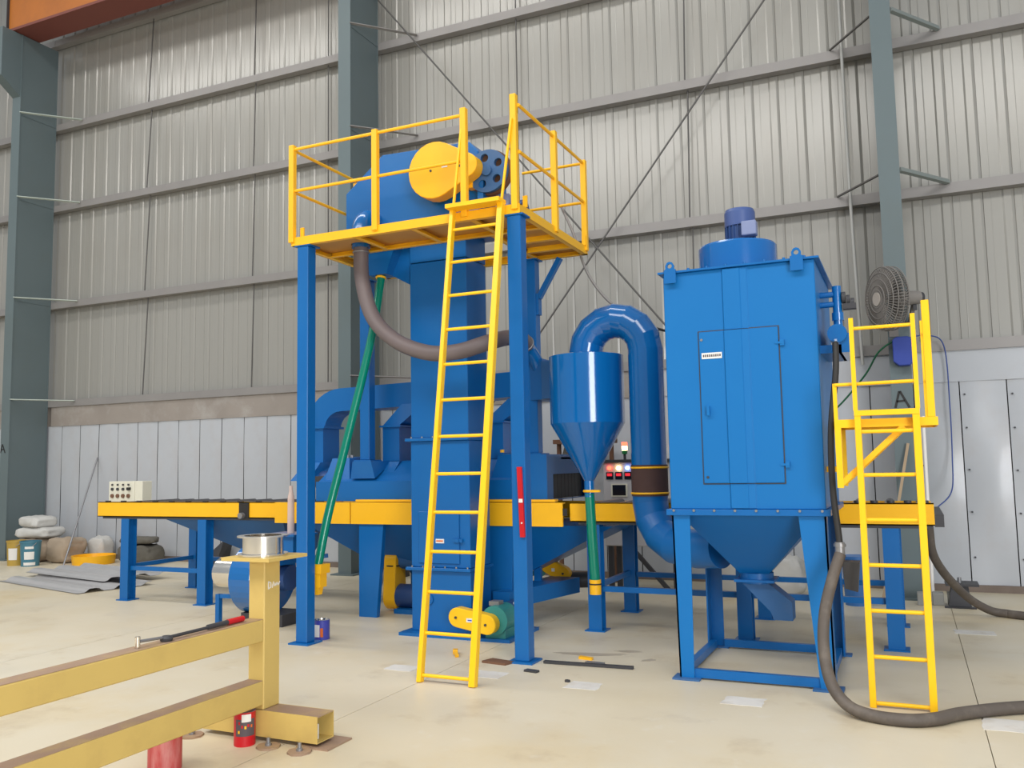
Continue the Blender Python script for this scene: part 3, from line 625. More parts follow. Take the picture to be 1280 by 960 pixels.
# ================================================================== ROLLER CONVEYORS
ROLL = mat('dark_roller_steel', (0.10, 0.10, 0.11), 0.45, metal=0.4)
def conveyor(name, label, xa, xb, legs_f, legs_r, hop=None):
    t = thing(name, ((xa+xb)/2, 8.6, 0), label, 'conveyor', 'roller conveyors either side of the chamber')
    for y, s, zt in ((8.0, 1, 1.215), (9.28, -1, 1.175)):
        MB().box(xa, xb, min(y, y+s*0.012), max(y, y+s*0.012), 1.03, zt).box(xa, xb, min(y, y+s*0.06), max(y, y+s*0.06), zt-0.01, zt).box(xa, xb, min(y, y+s*0.06), max(y, y+s*0.06), 1.03, 1.04).build('side_beam', YEL, t)
        MB().box(xa+0.08, xb-0.02, min(y+s*0.01, y+s*0.05), max(y+s*0.01, y+s*0.05), 1.005, 1.03).build('under_strip', DKGREY, t)
    n = int((xb-xa-0.2)/0.27); first = None
    for k in range(n+1):
        x = xa+0.14+k*0.27
        if first is None:
            first = MB().cyl((x, 8.07, 1.160), (x, 9.21, 1.160), 0.045, n=14).cyl((x, 8.013, 1.160), (x, 8.07, 1.160), 0.015, n=8).cyl((x, 9.21, 1.160), (x, 9.267, 1.160), 0.015, n=8).build('roller', ROLL, t); fx = x
        else: inst(first, 'roller', t, (x-fx, 0, 0))
        if xb < -5: MB().box(x-0.035, x+0.035, 8.02, 8.05, 1.215, 1.229).build('bearing_cap', DKGREY, t)
    for y, L in ((8.065, legs_f), (9.20, legs_r)):
        for x in L:
            lg = MB().ibeam(x, y, 0.012, 1.005).build('leg', BLUE, t)
            MB().box(x-0.10, x+0.10, y-0.09, y+0.09, 0, 0.012).build('foot_plate', BLUE, lg)
    for y, L in ((8.065, legs_f), (9.20, legs_r)):
        for a, b in zip(L[:-1], L[1:]):
            MB().box(a+0.065, b-0.065, y-0.025, y+0.025, 0.37, 0.42).build('tie_bar', BLUE, t)
    for a, b in zip(legs_f, legs_r): MB().box(a-0.02, a+0.02, 8.14, 9.13, 0.39, 0.44).build('cross_bar', BLUE, t)
    return t
cl_ = conveyor('roller_conveyor', 'yellow beamed roller conveyor at the far left with blue legs', -9.46, -6.60, [-8.98, -7.72], [-8.98, -7.72])
MB().frus((-7.15, -6.75, 8.45, 8.85), 0.52, (-8.5, -6.62, 8.12, 9.16), 1.02).build('collecting_hopper', BLUE_D, cl_)
MB().box(-7.14, -7.0, 7.982, 8.0, 1.03, 1.205).build('stop_plate', BLACK, cl_)
MB().cyl((-7.08, 7.93, 1.06), (-7.08, 7.99, 1.06), 0.035, n=12).build('stop_knob', STEEL, cl_)
MB().bar((-7.65, 8.1, 0.40), (-6.7, 9.1, 0.50), 0.04, 0.05).build('cross_bar', BLUE, cl_)
cr_ = conveyor('roller_conveyor', 'yellow beamed roller conveyor running behind the dust collector with blue legs', -3.03, 0.165, [-2.80, -1.40, -0.175], [-2.80, -1.40, -0.175])
MB().box(0.165, 0.235, 8.0, 9.28, 1.02, 1.12).build('end_stop', DKGREY, cr_)
for k in range(5): MB().cyl((-0.42+k*0.13, 8.04, 1.215), (-0.42+k*0.13, 8.04, 1.235), 0.03, n=10).build('bearing_cap', DKGREY, cr_)

# ================================================================== CYCLONE AND ITS DUCT
CX, CY = -2.735, 7.75
cy_ = thing('cyclone_separator', (CX, CY, 1.3), 'glossy blue cyclone with a cone bottom between elevator and dust collector', 'cyclone')
MB().lathe((CX, CY, 0), [(0.350, 1.965), (0.352, 2.60)], 48, False, False).build('cylinder', BLUE_G, cy_)
MB().lathe((CX, CY, 0), [(0.352, 2.60), (0.335, 2.606), (0.10, 2.606)], 48, False, True).build('top_plate', BLUE_G, cy_)
MB().lathe((CX, CY, 0), [(0.048, 1.43), (0.350, 1.965)], 48, False, False).build('cone', BLUE_G, cy_)
MB().lathe((CX, CY, 0), [(0.046, 1.28), (0.048, 1.435)], 24, True, True).build('outlet_tube', BLUE_G, cy_)
MB().box(CX-0.17, CX-0.165, CY-0.31, CY-0.30, 1.97, 2.59).build('weld_seam', BLUE_G, cy_)
MB().box(CX-0.30, CX-0.02, CY-0.0, CY+0.31, 2.24, 2.58).build('inlet_box', BLUE, cy_)
dp = thing('drain_pipe', (CX, CY+0.05, 0.4), 'upright green pipe below the cyclone tip', 'pipe', 'green drain pipes')
MB().tube([(CX, CY, 1.31), (CX+0.005, CY+0.02, 0.95), (CX+0.015, CY+0.05, 0.50)], 0.047, 18).build('pipe_body', GREEN, dp)
MB().ring((CX, CY, 1.335), (0, 0, 1), 0.050, 0.014, 20, 6).box(CX+0.04, CX+0.12, CY-0.06, CY-0.03, 1.325, 1.345).build('clamp', YEL, dp)
MB().cyl((CX+0.015, CY+0.05, 0.38), (CX+0.015, CY+0.05, 0.515), 0.055, n=16).build('end_sleeve', YEL, dp)
MB().ring((CX+0.015, CY+0.05, 0.475), (0, 0, 1), 0.055, 0.007, 16, 6).build('strap', BLACK, dp)
PX = -2.155
AC = (CX+PX)/2; AR = (PX-CX)/2
du = thing('clean_air_duct', (PX, CY, 0.8), 'fat blue pipe arching from the cyclone down to the dust collector', 'duct')
path = [(CX, CY, 2.607)]+[(AC-AR*math.cos(R(a)), CY, 2.63+AR*math.sin(R(a))) for a in (0, 22.5, 45, 67.5, 90, 112.5, 135, 157.5, 180)]+[(PX, CY, 1.56)]
MB().tube(path, 0.162, 28, sm=False).build('bend', BLUE_G, du)
MB().tube([(PX, CY, 1.57), (PX, CY, 1.29)], 0.166, 28).build('canvas_sleeve', BROWN, du)
for z in (1.545, 1.315): MB().ring((PX, CY, z), (0, 0, 1), 0.166, 0.010, 32, 6).build('band_clamp', YEL, du)
lower = [(PX, CY, 1.33), (PX, CY, 1.22), (PX+0.03, CY-0.03, 1.08), (PX+0.12, CY-0.10, 0.95), (PX+0.27, CY-0.22, 0.87), (PX+0.50, CY-0.38, 0.86), (PX+0.72, CY-0.5, 0.88)]
MB().tube(lower, 0.160, 28, sm=False).build('elbow', BLUE, du)

# ================================================================== DUST COLLECTOR
dc = thing('dust_collector', (-1.1, 7.12, 0), 'big blue box dust collector with a motor on its roof and a hopper below', 'dust collector')
bx0, bx1, by0, by1 = -1.65, -0.545, 6.50, 7.75
BLUE_F = mat('flat_blue_enamel', (0.002, 0.148, 0.435), 0.42, var=0.05, scale=0.9, dirt=(0.01, 0.18, 0.45), dirt_amt=0.3, dirt_scale=0.9)
MB().box(bx0, bx1, by0, by1, 1.24, 3.03).build('body', BLUE_F, dc, bevel=0.006)
# cross-broken front: a shallow folded rib runs the full height
def rib(z0, z1, y):
    return MB().prism([(-1.205, y), (-1.196, y-0.016), (-1.075, y-0.016), (-1.068, y-0.010), (-1.025, y-0.007), (-1.015, y)], 'z', z0, z1)
rib(1.25, 1.425, by0).build('front_rib', BLUE_F, dc); rib(2.565, 3.02, by0).build('front_rib', BLUE_F, dc)
dr = MB().box(-1.39, -0.815, by0-0.014, by0, 1.43, 2.56).build('door', BLUE_F, dc, bevel=0.004)
rib(1.432, 2.558, by0-0.014).build('door_rib', BLUE_F, dr)
MB().box(-1.398, -0.807, by0-0.004, by0-0.0005, 1.422, 2.568).build('door_seal', DKGREY, dr)
for z in (2.44, 1.56): MB().box(-0.84, -0.775, by0-0.022, by0-0.013, z-0.008, z+0.008).box(-0.805, -0.775, by0-0.020, by0-0.0, z-0.022, z+0.022).build('latch', BLUE_F, dr)
MB().box(-1.345, -1.325, by0-0.045, by0-0.014, 1.93, 2.00).build('handle', BLUE_F, dr)
MB().cyl((-1.37, by0-0.02, 2.50), (-1.37, by0-0.013, 2.50), 0.010, n=8).build('rivet', STEEL, dr)
MB().cyl((-1.36, by0-0.02, 1.475), (-1.36, by0-0.013, 1.475), 0.010, n=8).build('rivet', DKGREY, dr)
MB().box(-1.372, -1.222, by0-0.018, by0-0.013, 2.355, 2.400).build('nameplate', WHITE, dr)
for k in range(9): MB().box(-1.362+k*0.0152, -1.362+k*0.0152+0.010, by0-0.0195, by0-0.0175, 2.369, 2.387).build('nameplate_print', PRINT, dr)
tf = MB().box(bx0-0.035, bx1+0.035, by0-0.03, by1+0.03, 3.03, 3.045).build('top_flange', BLUE, dc)
for k in range(8): MB().cyl((bx0+0.06+k*0.14, by0-0.016, 3.045), (bx0+0.06+k*0.14, by0-0.016, 3.058), 0.011, n=6).build('bolt', BLUE, tf)
bf = MB().box(bx0-0.03, bx1+0.03, by0-0.03, by1+0.03, 1.195, 1.24).build('bottom_flange', BLUE, dc, bevel=0.003)
for k in range(8): MB().cyl((bx0+0.03+k*0.15, by0-0.042, 1.232), (bx0+0.03+k*0.15, by0-0.028, 1.232), 0.010, n=6).build('bolt', STEEL, bf)
for x in (-1.585, -0.66):
    MB().holed([(x-0.045, 2.95), (x+0.045, 2.95), (x+0.045, 3.055), (x+0.032, 3.06), (x+0.034, 3.085), (x+0.02, 3.11), (x, 3.117), (x-0.02, 3.11), (x-0.034, 3.085), (x-0.032, 3.06), (x-0.045, 3.055)], [circ(x, 3.082, 0.018, 10)], 'y', by0-0.046, by0-0.031).build('lifting_lug', BLUE, dc)
fc = MB().lathe((-1.18, 7.10, 0), [(0.31, 3.045), (0.31, 3.31), (0.30, 3.325), (0.12, 3.325)], 40, True, True).build('fan_casing', BLUE_G, dc)
mo = MB().lathe((-1.15, 7.10, 0), [(0.105, 3.325), (0.108, 3.49)], 28).build('motor', NAVY, dc)
for k in range(20):
    a = 2*PI*k/20
    MB().bar((-1.15+0.112*math.cos(a), 7.10+0.112*math.sin(a), 3.335), (-1.15+0.112*math.cos(a), 7.10+0.112*math.sin(a), 3.49), 0.006, 0.022, (math.cos(a), math.sin(a), 0)).build('cooling_fin', NAVY, mo)
MB().lathe((-1.15, 7.10, 0), [(0.122, 3.485), (0.122, 3.60), (0.112, 3.625), (0.06, 3.632)], 28).build('fan_cowl', mat('motor_blue_grey', (0.06, 0.10, 0.26), 0.35), mo)
MB().box(-1.115, -1.0, 6.93, 7.02, 3.375, 3.49).build('terminal_box', LILAC, mo, bevel=0.006)
# hopper, outlet, chute
MB().frus((-1.25, -1.03, 7.0, 7.22), 0.72, (-1.60, -0.60, 6.56, 7.70), 1.195).build('hopper', BLUE, dc)
MB().lathe((-1.14, 7.11, 0), [(0.13, 0.64), (0.13, 0.72)], 24).build('outlet_collar', BLUE, dc)
MB().box(-1.29, -0.99, 6.96, 7.26, 0.655, 0.675).build('outlet_flange', BLUE, dc)
MB().prism([(-1.24, 0.645), (-1.04, 0.645), (-0.87, 0.51), (-0.87, 0.37), (-1.01, 0.37), (-1.03, 0.43)], 'y', 7.02, 7.20).build('discharge_chute', BLUE_D, dc)
# stand
def dleg(xt0, xt1, xb0, xb1, y0, y1, name='leg'):
    l = MB().hexa([(xb0, y0, 0.014), (xb1, y0, 0.014), (xb1, y0+0.012, 0.014), (xb0, y0+0.012, 0.014), (xt0, y0, 1.195), (xt1, y0, 1.195), (xt1, y0+0.012, 1.195), (xt0, y0+0.012, 1.195)])
    xe = (xb0, xt0) if xt0 < -1.1 else (xb1-0.012, xt1-0.012)
    l.hexa([(xe[0], min(y0, y1), 0.014), (xe[0]+0.012, min(y0, y1), 0.014), (xe[0]+0.012, max(y0, y1), 0.014), (xe[0], max(y0, y1), 0.014), (xe[1], min(y0, y1), 1.195), (xe[1]+0.012, min(y0, y1), 1.195), (xe[1]+0.012, max(y0, y1), 1.195), (xe[1], max(y0, y1), 1.195)])
    o = l.build(name, BLUE_F if y0 < 7 else BLUE, dc)
    xm = (xb0+xb1)/2
    MB().box(xm-0.10, xm+0.10, y0-0.05, y0+0.11 if y1 > y0 else y0+0.05, 0, 0.014).build('foot_plate', BLUE_D, o)
dleg(-1.645, -1.51, -1.625, -1.52, 6.50, 6.62)
dleg(-0.735, -0.55, -0.64, -0.54, 6.50, 6.62)
dleg(-1.645, -1.53, -1.645, -1.53, 7.70, 7.58)
dleg(-0.66, -0.55, -0.66, -0.55, 7.70, 7.58)
MB().box(-1.52, -0.64, 6.515, 6.56, 0.014, 0.075).build('base_rail', BLUE, dc)
MB().box(-1.52, -0.64, 7.655, 7.70, 0.014, 0.075).build('base_rail', BLUE, dc)
MB().box(-1.625, -1.575, 6.60, 7.62, 0.014, 0.075).build('base_rail', BLUE, dc)
MB().box(-0.62, -0.57, 6.60, 7.62, 0.014, 0.075).build('base_rail', BLUE, dc)
# pulse-jet air header on the right side
MB().cyl((-0.545, 6.86, 2.82), (-0.43, 6.86, 2.82), 0.022, n=14).build('blow_pipe', BLUE, dc)
MB().cyl((-0.545, 6.86, 2.745), (-0.43, 6.86, 2.745), 0.022, n=14).build('blow_pipe', BLUE, dc)
vp = MB().cyl((-0.425, 6.86, 2.58), (-0.425, 6.86, 2.88), 0.033, n=16).cyl((-0.425, 6.86, 2.62), (-0.425, 6.86, 2.68), 0.042, n=16).build('riser_pipe', BLUE_G, dc)
mb = MB()
for k in range(3):
    MB().cyl((-0.39+k*0.03, 6.86, 2.79-k*0.02), (-0.365+k*0.03, 6.86, 2.79-k*0.02), 0.045-0.006*k, n=12).box(-0.385+k*0.03, -0.355+k*0.03, 6.82, 6.90, 2.70, 2.74).build('solenoid_valve', DKGREY, dc)
MB().cyl((-0.425, 6.66, 2.50), (-0.425, 7.4, 2.50), 0.068, n=20).box(-0.42, -0.345, 6.68, 7.3, 2.36, 2.50).build('air_tank', BLUE_G, dc)
MB().box(-0.545, -0.40, 6.68, 7.3, 2.36, 2.42).build('tank_bracket', BLUE, dc)
MB().cyl((-0.435, 6.60, 2.42), (-0.435, 6.64, 2.44), 0.018, n=10).build('hose_nipple', SHINY, dc)

# ================================================================== RIGHT LADDER AND STAND
l2 = thing('inspection_ladder', (-0.12, 6.2, 0), 'short upright yellow ladder with a railed step beside the dust collector', 'ladder')
for x0, x1 in ((-0.315, -0.275), (0.035, 0.08)):
    MB().box(x0, x1, 6.17, 6.225, 0, 1.90).build('stile', YEL_L, l2, bevel=0.003)
for k in range(6): MB().cyl((-0.285, 6.2, 0.025+0.292*k), (0.045, 6.2, 0.025+0.292*k), 0.0135, n=10).build('rung', YEL_L, l2)
MB().cyl((-0.285, 6.2, 1.77), (0.045, 6.2, 1.77), 0.0135, n=10).build('rung', YEL_L, l2)
MB().box(-0.315, 0.08, 6.165, 6.23, 1.875, 1.91).build('top_bar', YEL_L, l2)
for x in (-0.305, 0.07): MB().box(x-0.014, x+0.014, 6.18, 6.21, 1.91, 2.53).build('rail_post', YEL_L, l2)
for z, xa in ((2.46, -0.295), (2.09, -0.43)): MB().cyl((xa, 6.2 if z > 2.3 else 6.235, z), (0.06, 6.2, z), 0.012, n=8).build('rail', YEL_L, l2)
# platform frame
MB().box(-0.445, 0.185, 6.232, 6.244, 1.80, 1.855).box(-0.445, 0.185, 6.244, 6.28, 1.845, 1.855).build('edge_beam', YEL_L, l2)
MB().box(-0.445, 0.185, 6.72, 6.732, 1.80, 1.855).build('edge_beam', YEL, l2)
MB().box(-0.445, -0.433, 6.244, 6.72, 1.80, 1.855).build('edge_beam', YEL, l2); MB().box(0.173, 0.185, 6.244, 6.72, 1.80, 1.855).build('edge_beam', YEL, l2)
MB().box(-0.43, 0.17, 6.246, 6.718, 1.838, 1.848).build('step_plate', DECK, l2)
MB().box(0.125, 0.172, 6.235, 6.275, 1.855, 2.62).build('rail_post', YEL_L, l2, bevel=0.003)
MB().box(0.12, 0.16, 6.69, 6.73, 1.855, 2.55).build('rail_post', YEL_L, l2)
MB().box(-0.445, -0.42, 6.235, 6.26, 1.855, 2.10).build('rail_post', YEL_L, l2)
for z in (2.45, 2.12): MB().cyl((0.148, 6.26, z), (0.14, 6.7, z), 0.010, n=8).build('rail', YEL, l2)
for y in (6.25, 6.70):
    MB().box(-0.445, -0.405, y-0.02, y+0.02, 1.40, 1.80).build('hanger', YEL_L, l2)
    MB().bar((-0.425, y, 1.42), (-0.02, y, 1.80), 0.035, 0.035).build('diagonal_brace', YEL, l2)
    if y > 6.5: MB().box(-0.545, -0.445, y-0.02, y+0.02, 1.50, 1.54).build('wall_bracket', YEL, l2)

# ---- air hoses
ah = thing('air_hose', (-0.5, 6.3, 0), 'dusty grey air hose dropping from the dust collector and curling over the floor', 'hose')
MB().tube(smooth_path([(-0.435, 6.60, 2.42), (-0.44, 6.54, 2.2), (-0.485, 6.47, 1.8), (-0.49, 6.42, 1.4), (-0.465, 6.38, 1.08), (-0.46, 6.36, 1.0)], 8), 0.022, 12).build('thin_hose', BLACK, ah)
MB().cyl((-0.46, 6.36, 0.93), (-0.46, 6.36, 1.03), 0.032, n=12).cyl((-0.46, 6.36, 1.0), (-0.46, 6.36, 1.02), 0.04, n=6).build('coupling', STEEL, ah)
MB().hexa([(-0.44, 6.36, 0.72), (-0.36, 6.36, 0.70), (-0.36, 6.44, 0.70), (-0.44, 6.44, 0.72), (-0.45, 6.34, 0.90), (-0.34, 6.34, 0.90), (-0.34, 6.46, 0.90), (-0.45, 6.46, 0.90)]).build('lubricator_bowl', DKGREY, ah)
MB().tube(smooth_path([(-0.46, 6.36, 0.95), (-0.51, 6.29, 0.80), (-0.565, 6.22, 0.58), (-0.575, 6.14, 0.36), (-0.53, 6.02, 0.17), (-0.43, 5.91, 0.07), (-0.29, 5.84, 0.040), (-0.10, 5.81, 0.040), (0.06, 5.90, 0.040), (0.22, 6.09, 0.040), (0.57, 6.36, 0.040), (1.3, 6.75, 0.040), (2.6, 7.0, 0.040), (4.5, 6.8, 0.040)], 8), 0.038, 14).build('thick_hose', HOSEG, ah)
hb = thing('rubber_hose', (0.14, 9.0, 0), 'dark hose hanging off the end of the right conveyor to the floor', 'hose')
MB().tube(smooth_path([(0.13, 9.0, 1.0), (0.135, 9.02, 0.9), (0.15, 9.1, 0.71), (0.224, 9.3, 0.527), (0.348, 9.6, 0.336), (0.492, 9.85, 0.17), (0.66, 9.98, 0.06), (0.80, 9.97, 0.040), (0.95, 9.88, 0.040), (1.8, 9.5, 0.040), (3.2, 9.3, 0.040), (5.0, 9.6, 0.040)], 8), 0.040, 14).build('hose_body', HOSEG, hb)

# ================================================================== WALL FAN, BOXES, CABLES
fa = thing('wall_fan', (-0.1, 10.55, 3.35), 'dusty grey caged wall fan on the right hand column', 'fan')
fc_ = Vector((-0.13, 10.47, 3.36)); ax = Vector((-0.86, -0.50, -0.04)).normalized()
mb = MB()
for rr, off in ((0.36, 0.0), (0.355, 0.06), (0.355, -0.06), (0.29, 0.085), (0.22, 0.10), (0.15, 0.11), (0.10, 0.112), (0.29, -0.085), (0.20, -0.10)):
    mb.ring(fc_+ax*off, ax, rr, 0.006, 32, 5)
_, fs, fu = frame(ax)
for k in range(64):
    a = 2*PI*k/64; e = fs*math.cos(a)+fu*math.sin(a)
    mb.tube([fc_+e*0.08+ax*0.112, fc_+e*0.22+ax*0.10, fc_+e*0.33+ax*0.07, fc_+e*0.36], 0.005, 4)
    mb.tube([fc_+e*0.08-ax*0.105, fc_+e*0.22-ax*0.10, fc_+e*0.33-ax*0.07, fc_+e*0.36], 0.005, 4)
cg = mb.build('cage', FANG, fa); 
MB().cyl(fc_+ax*0.105, fc_+ax*0.125, 0.075, n=24).build('badge', mat('pale_fan_badge', (0.42, 0.38, 0.34), 0.6), fa)
for k in range(4):
    a = 2*PI*k/4+0.4; e = fs*math.cos(a)+fu*math.sin(a); g_ = fs*math.cos(a+PI/2)+fu*math.sin(a+PI/2)
    p = [fc_+e*0.05-g_*0.03+ax*0.02, fc_+e*0.32-g_*0.11+ax*0.05, fc_+e*0.32+g_*0.06-ax*0.03, fc_+e*0.05+g_*0.04-ax*0.02]
    MB().hexa(p+[q+ax*0.008 for q in p]).build('blade', FANG, fa)
MB().cyl(fc_-ax*0.09, fc_-ax*0.38, 0.085, 0.075, n=20).build('motor', FANG, fa)
MB().cyl(fc_-ax*0.37, fc_-ax*0.42, 0.06, n=16).build('motor_cap', DKGREY, fa)
MB().bar(fc_-ax*0.33, (0.10, 10.78, 3.12), 0.04, 0.04).bar((0.10, 10.78, 3.12), (0.02, 10.90, 3.12), 0.04, 0.04).bar((-0.08, 10.89, 2.98), (-0.08, 10.89, 3.16), 0.10, 0.02, (0, 1, 0)).build('bracket', FANG, fa)
MB().bar(fc_-ax*0.33+Vector((0, 0, -0.08)), fc_-ax*0.33+Vector((0, 0, -0.14)), 0.04, 0.04).build('swivel', DKGREY, fa)
jb = MB().prism([(-0.10, 2.68), (-0.04, 2.63), (0.07, 2.63), (0.10, 2.66), (0.10, 2.93), (0.06, 2.96), (-0.06, 2.96), (-0.10, 2.93)], 'y', 10.74, 10.895)
solo(jb, 'junction_box', VIOLET, 'violet blue plastic box fixed to the column under the fan', 'box', bevel=0.008)
solo(MB().tube(smooth_path([(-0.02, 10.80, 2.96), (-0.25, 10.9, 2.82), (-0.45, 11.2, 2.55), (-0.9, 11.3, 2.1), (-1.6, 11.4, 1.75), (-2.4, 11.5, 1.6)]), 0.011, 6), 'power_cable', GCABLE, 'thin green cable sagging left from the violet box', 'cable')
solo(MB().tube(smooth_path([(0.06, 10.82, 2.95), (0.30, 11.3, 3.02), (0.46, 11.6, 2.9), (0.48, 11.62, 2.2), (0.47, 11.6, 1.6), (0.43, 11.3, 1.2), (0.26, 10.6, 1.05), (0.12, 9.6, 1.0)]), 0.008, 6), 'power_cable', BCABLE, 'thin blue cable hanging down the white panels right of the ladder', 'cable')
solo(MB().cyl((0.16, 10.75, 0.0), (0.17, 10.75, 2.05), 0.018, n=10), 'lamp_tube', WHITE, 'slim white tube standing upright behind the right ladder stile', 'tube')
solo(MB().bar((-0.35, 10.6, 0.0), (0.0, 10.86, 1.75), 0.03, 0.02), 'wooden_lath', WOOD, 'thin wooden lath leaning on the column behind the right ladder', 'lath')
solo(MB().tube(smooth_path([(-3.16, 8.28, 4.28), (-3.02, 8.27, 3.95), (-2.85, 8.2, 3.5), (-2.62, 8.2, 3.18), (-2.35, 8.1, 3.02)]), 0.014, 8), 'platform_cable', GIRT, 'pale cable drooping off the right corner of the platform', 'cable')
solo(MB().tube(smooth_path([(-2.10, 7.86, 2.84), (-1.95, 7.9, 2.80), (-1.80, 7.8, 2.82), (-1.655, 7.6, 2.88)]), 0.012, 8), 'motor_cable', BLACK, 'short black cable between the arching pipe and the dust collector', 'cable')

# ================================================================== CONTROL CONSOLE, PUSH-BUTTON BOX
cs = thing('control_console', (-3.05, 10.6, 0), 'pale control console with glowing lamps behind the cyclone', 'console')
MB().box(-3.52, -2.58, 10.5, 10.95, 0.56, 1.60).build('cabinet', CONS, cs, bevel=0.01)
MB().box(-3.56, -2.54, 10.46, 11.0, 1.60, 1.63).build('lid', DKGREY, cs)
for x in (-3.46, -2.64):
    for y in (10.56, 10.9): MB().box(x-0.03, x+0.03, y-0.03, y+0.03, 0, 0.56).build('leg', DKGREY, cs)
MB().bar((-3.2, 10.53, 0.56), (-2.72, 10.53, 0.03), 0.04, 0.05).build('brace', DKGREY, cs)
for k, (m, nm) in enumerate([(LRED, 'lit red indicator'), (LWARM, 'lit warm white indicator'), (LBLUE, 'lit blue indicator'), (LRED, 'lit red indicator')]):
    x = -3.43+k*0.118
    MB().cyl((x, 10.47, 1.525), (x, 10.5, 1.525), 0.025, n=14).build('indicator_lamp', m, cs, label=nm)
    mt = MB().box(x-0.045, x+0.045, 10.488, 10.5, 1.385, 1.475).build('panel_meter', SCREEN, cs)
    MB().box(x-0.032, x+0.032, 10.484, 10.489, 1.425, 1.46).build('meter_digits', LDIG, mt)
sc = MB().box(-3.415, -3.205, 10.485, 10.5, 1.17, 1.33).build('screen_frame', CREAM, cs)
MB().box(-3.395, -3.225, 10.482, 10.486, 1.185, 1.315).build('screen', SCREEN, sc)
MB().cyl((-3.30, 10.488, 0.83), (-3.30, 10.5, 0.83), 0.05, n=16).build('emblem', PRINTO, cs)
bcn = thing('signal_beacon', (-3.29, 10.7, 1.63), 'stacked signal light glowing red and amber on the console', 'beacon')
MB().cyl((-3.29, 10.7, 1.63), (-3.29, 10.7, 1.70), 0.018, n=10).build('stem', DKGREY, bcn)
MB().cyl((-3.29, 10.7, 1.70), (-3.29, 10.7, 1.745), 0.035, n=14).build('green_lens', LGRN, bcn)
MB().cyl((-3.29, 10.7, 1.745), (-3.29, 10.7, 1.80), 0.035, n=14).build('amber_lens', LWARM, bcn)
MB().cyl((-3.29, 10.7, 1.80), (-3.29, 10.7, 1.85), 0.035, n=14).build('red_lens', LRED, bcn)
kb = thing('cable_rack', (-3.95, 11.2, 0), 'brown rusty rack with clutter seen between the chamber and the cyclone', 'rack')
MB().box(-4.45, -3.62, 11.15, 11.45, 1.86, 1.92).build('shelf', RUST, kb)
for x in (-4.42, -3.66): MB().box(x-0.025, x+0.025, 11.28, 11.33, 0, 1.86).build('upright', RUST, kb)
MB().lathe((-4.28, 11.28, 0), [(0.07, 1.55), (0.09, 1.68), (0.05, 1.82), (0.02, 1.86)], 12).build('hanging_bag', DKSACK, kb)
pb = thing('push_button_box', (-10.6, 9.45, 0), 'cream push button box on a stand behind the far left conveyor', 'control box')
MB().box(-10.92, -10.40, 9.42, 9.60, 1.06, 1.45).build('enclosure', CREAM, pb, bevel=0.006)
MB().box(-10.392, -10.24, 9.42, 9.60, 1.06, 1.45).build('side_compartment', CREAM, pb, bevel=0.006)
for r_, z in enumerate((1.40, 1.335, 1.235)):
    for c_ in range(4):
        x = -10.84+c_*0.11; rr = (0.014, 0.022, 0.03)[r_]
        MB().cyl((x, 9.40, z), (x, 9.42, z), rr, n=10).build('button', DKGREY if r_ < 2 else RUST, pb)
MB().box(-10.52, -10.47, 9.38, 9.42, 1.32, 1.36).build('selector', BLACK, pb)
MB().box(-10.66, -10.58, 9.48, 9.56, 0, 1.06).build('stand', DKGREY, pb)

# ================================================================== BLOWER AND WRAPPED TUBE
bl = thing('centrifugal_blower', (-6.2, 7.36, 0), 'blue centrifugal blower with a silver inlet behind the ochre post', 'blower')
def vol(n=36):
    out = []
    for k in range(n):
        a = 2*PI*k/n; rr = 0.34+0.06*(k/n); out.append((7.36+rr*math.cos(a+1.2), 0.47+rr*math.sin(a+1.2)))
    return out
MB().prism(vol(), 'x', -6.40, -6.12).build('scroll_casing', BLUE_G, bl, bevel=0.006)
MB().cyl((-6.80, 7.36, 0.50), (-6.40, 7.36, 0.50), 0.16, n=28).build('inlet_collar', SHINY, bl)
MB().cyl((-6.12, 7.36, 0.47), (-5.88, 7.36, 0.47), 0.13, n=24).build('motor', NAVY, bl)
MB().box(-5.96, -5.62, 7.06, 7.36, 0.72, 0.92).build('outlet_box', BLUE, bl)
MB().box(-6.0, -5.58, 7.02, 7.40, 0.92, 0.94).build('outlet_flange', BLUE, bl)
MB().box(-6.12, -5.84, 7.12, 7.42, 0.62, 0.75).build('outlet_neck', BLUE, bl)
MB().bar((-6.66, 7.16, 0.0), (-6.66, 7.16, 0.30), 0.05, 0.05).build('stand_leg', BLUE, bl)
MB().bar((-6.66, 7.16, 0.28), (-6.38, 7.20, 0.28), 0.04, 0.04).build('stand_rail', BLUE, bl)
MB().box(-6.38, -5.85, 7.18, 7.56, 0.0, 0.12).build('stand_base', DKGREY, bl)
solo(MB().lathe((-5.76, 7.2, 0), [(0.036, 0.94), (0.034, 1.30), (0.020, 1.36), (0.018, 1.42)], 16), 'wrapped_tube', CLEAR, 'pinkish clear wrapped tube standing on the blower outlet', 'tube')

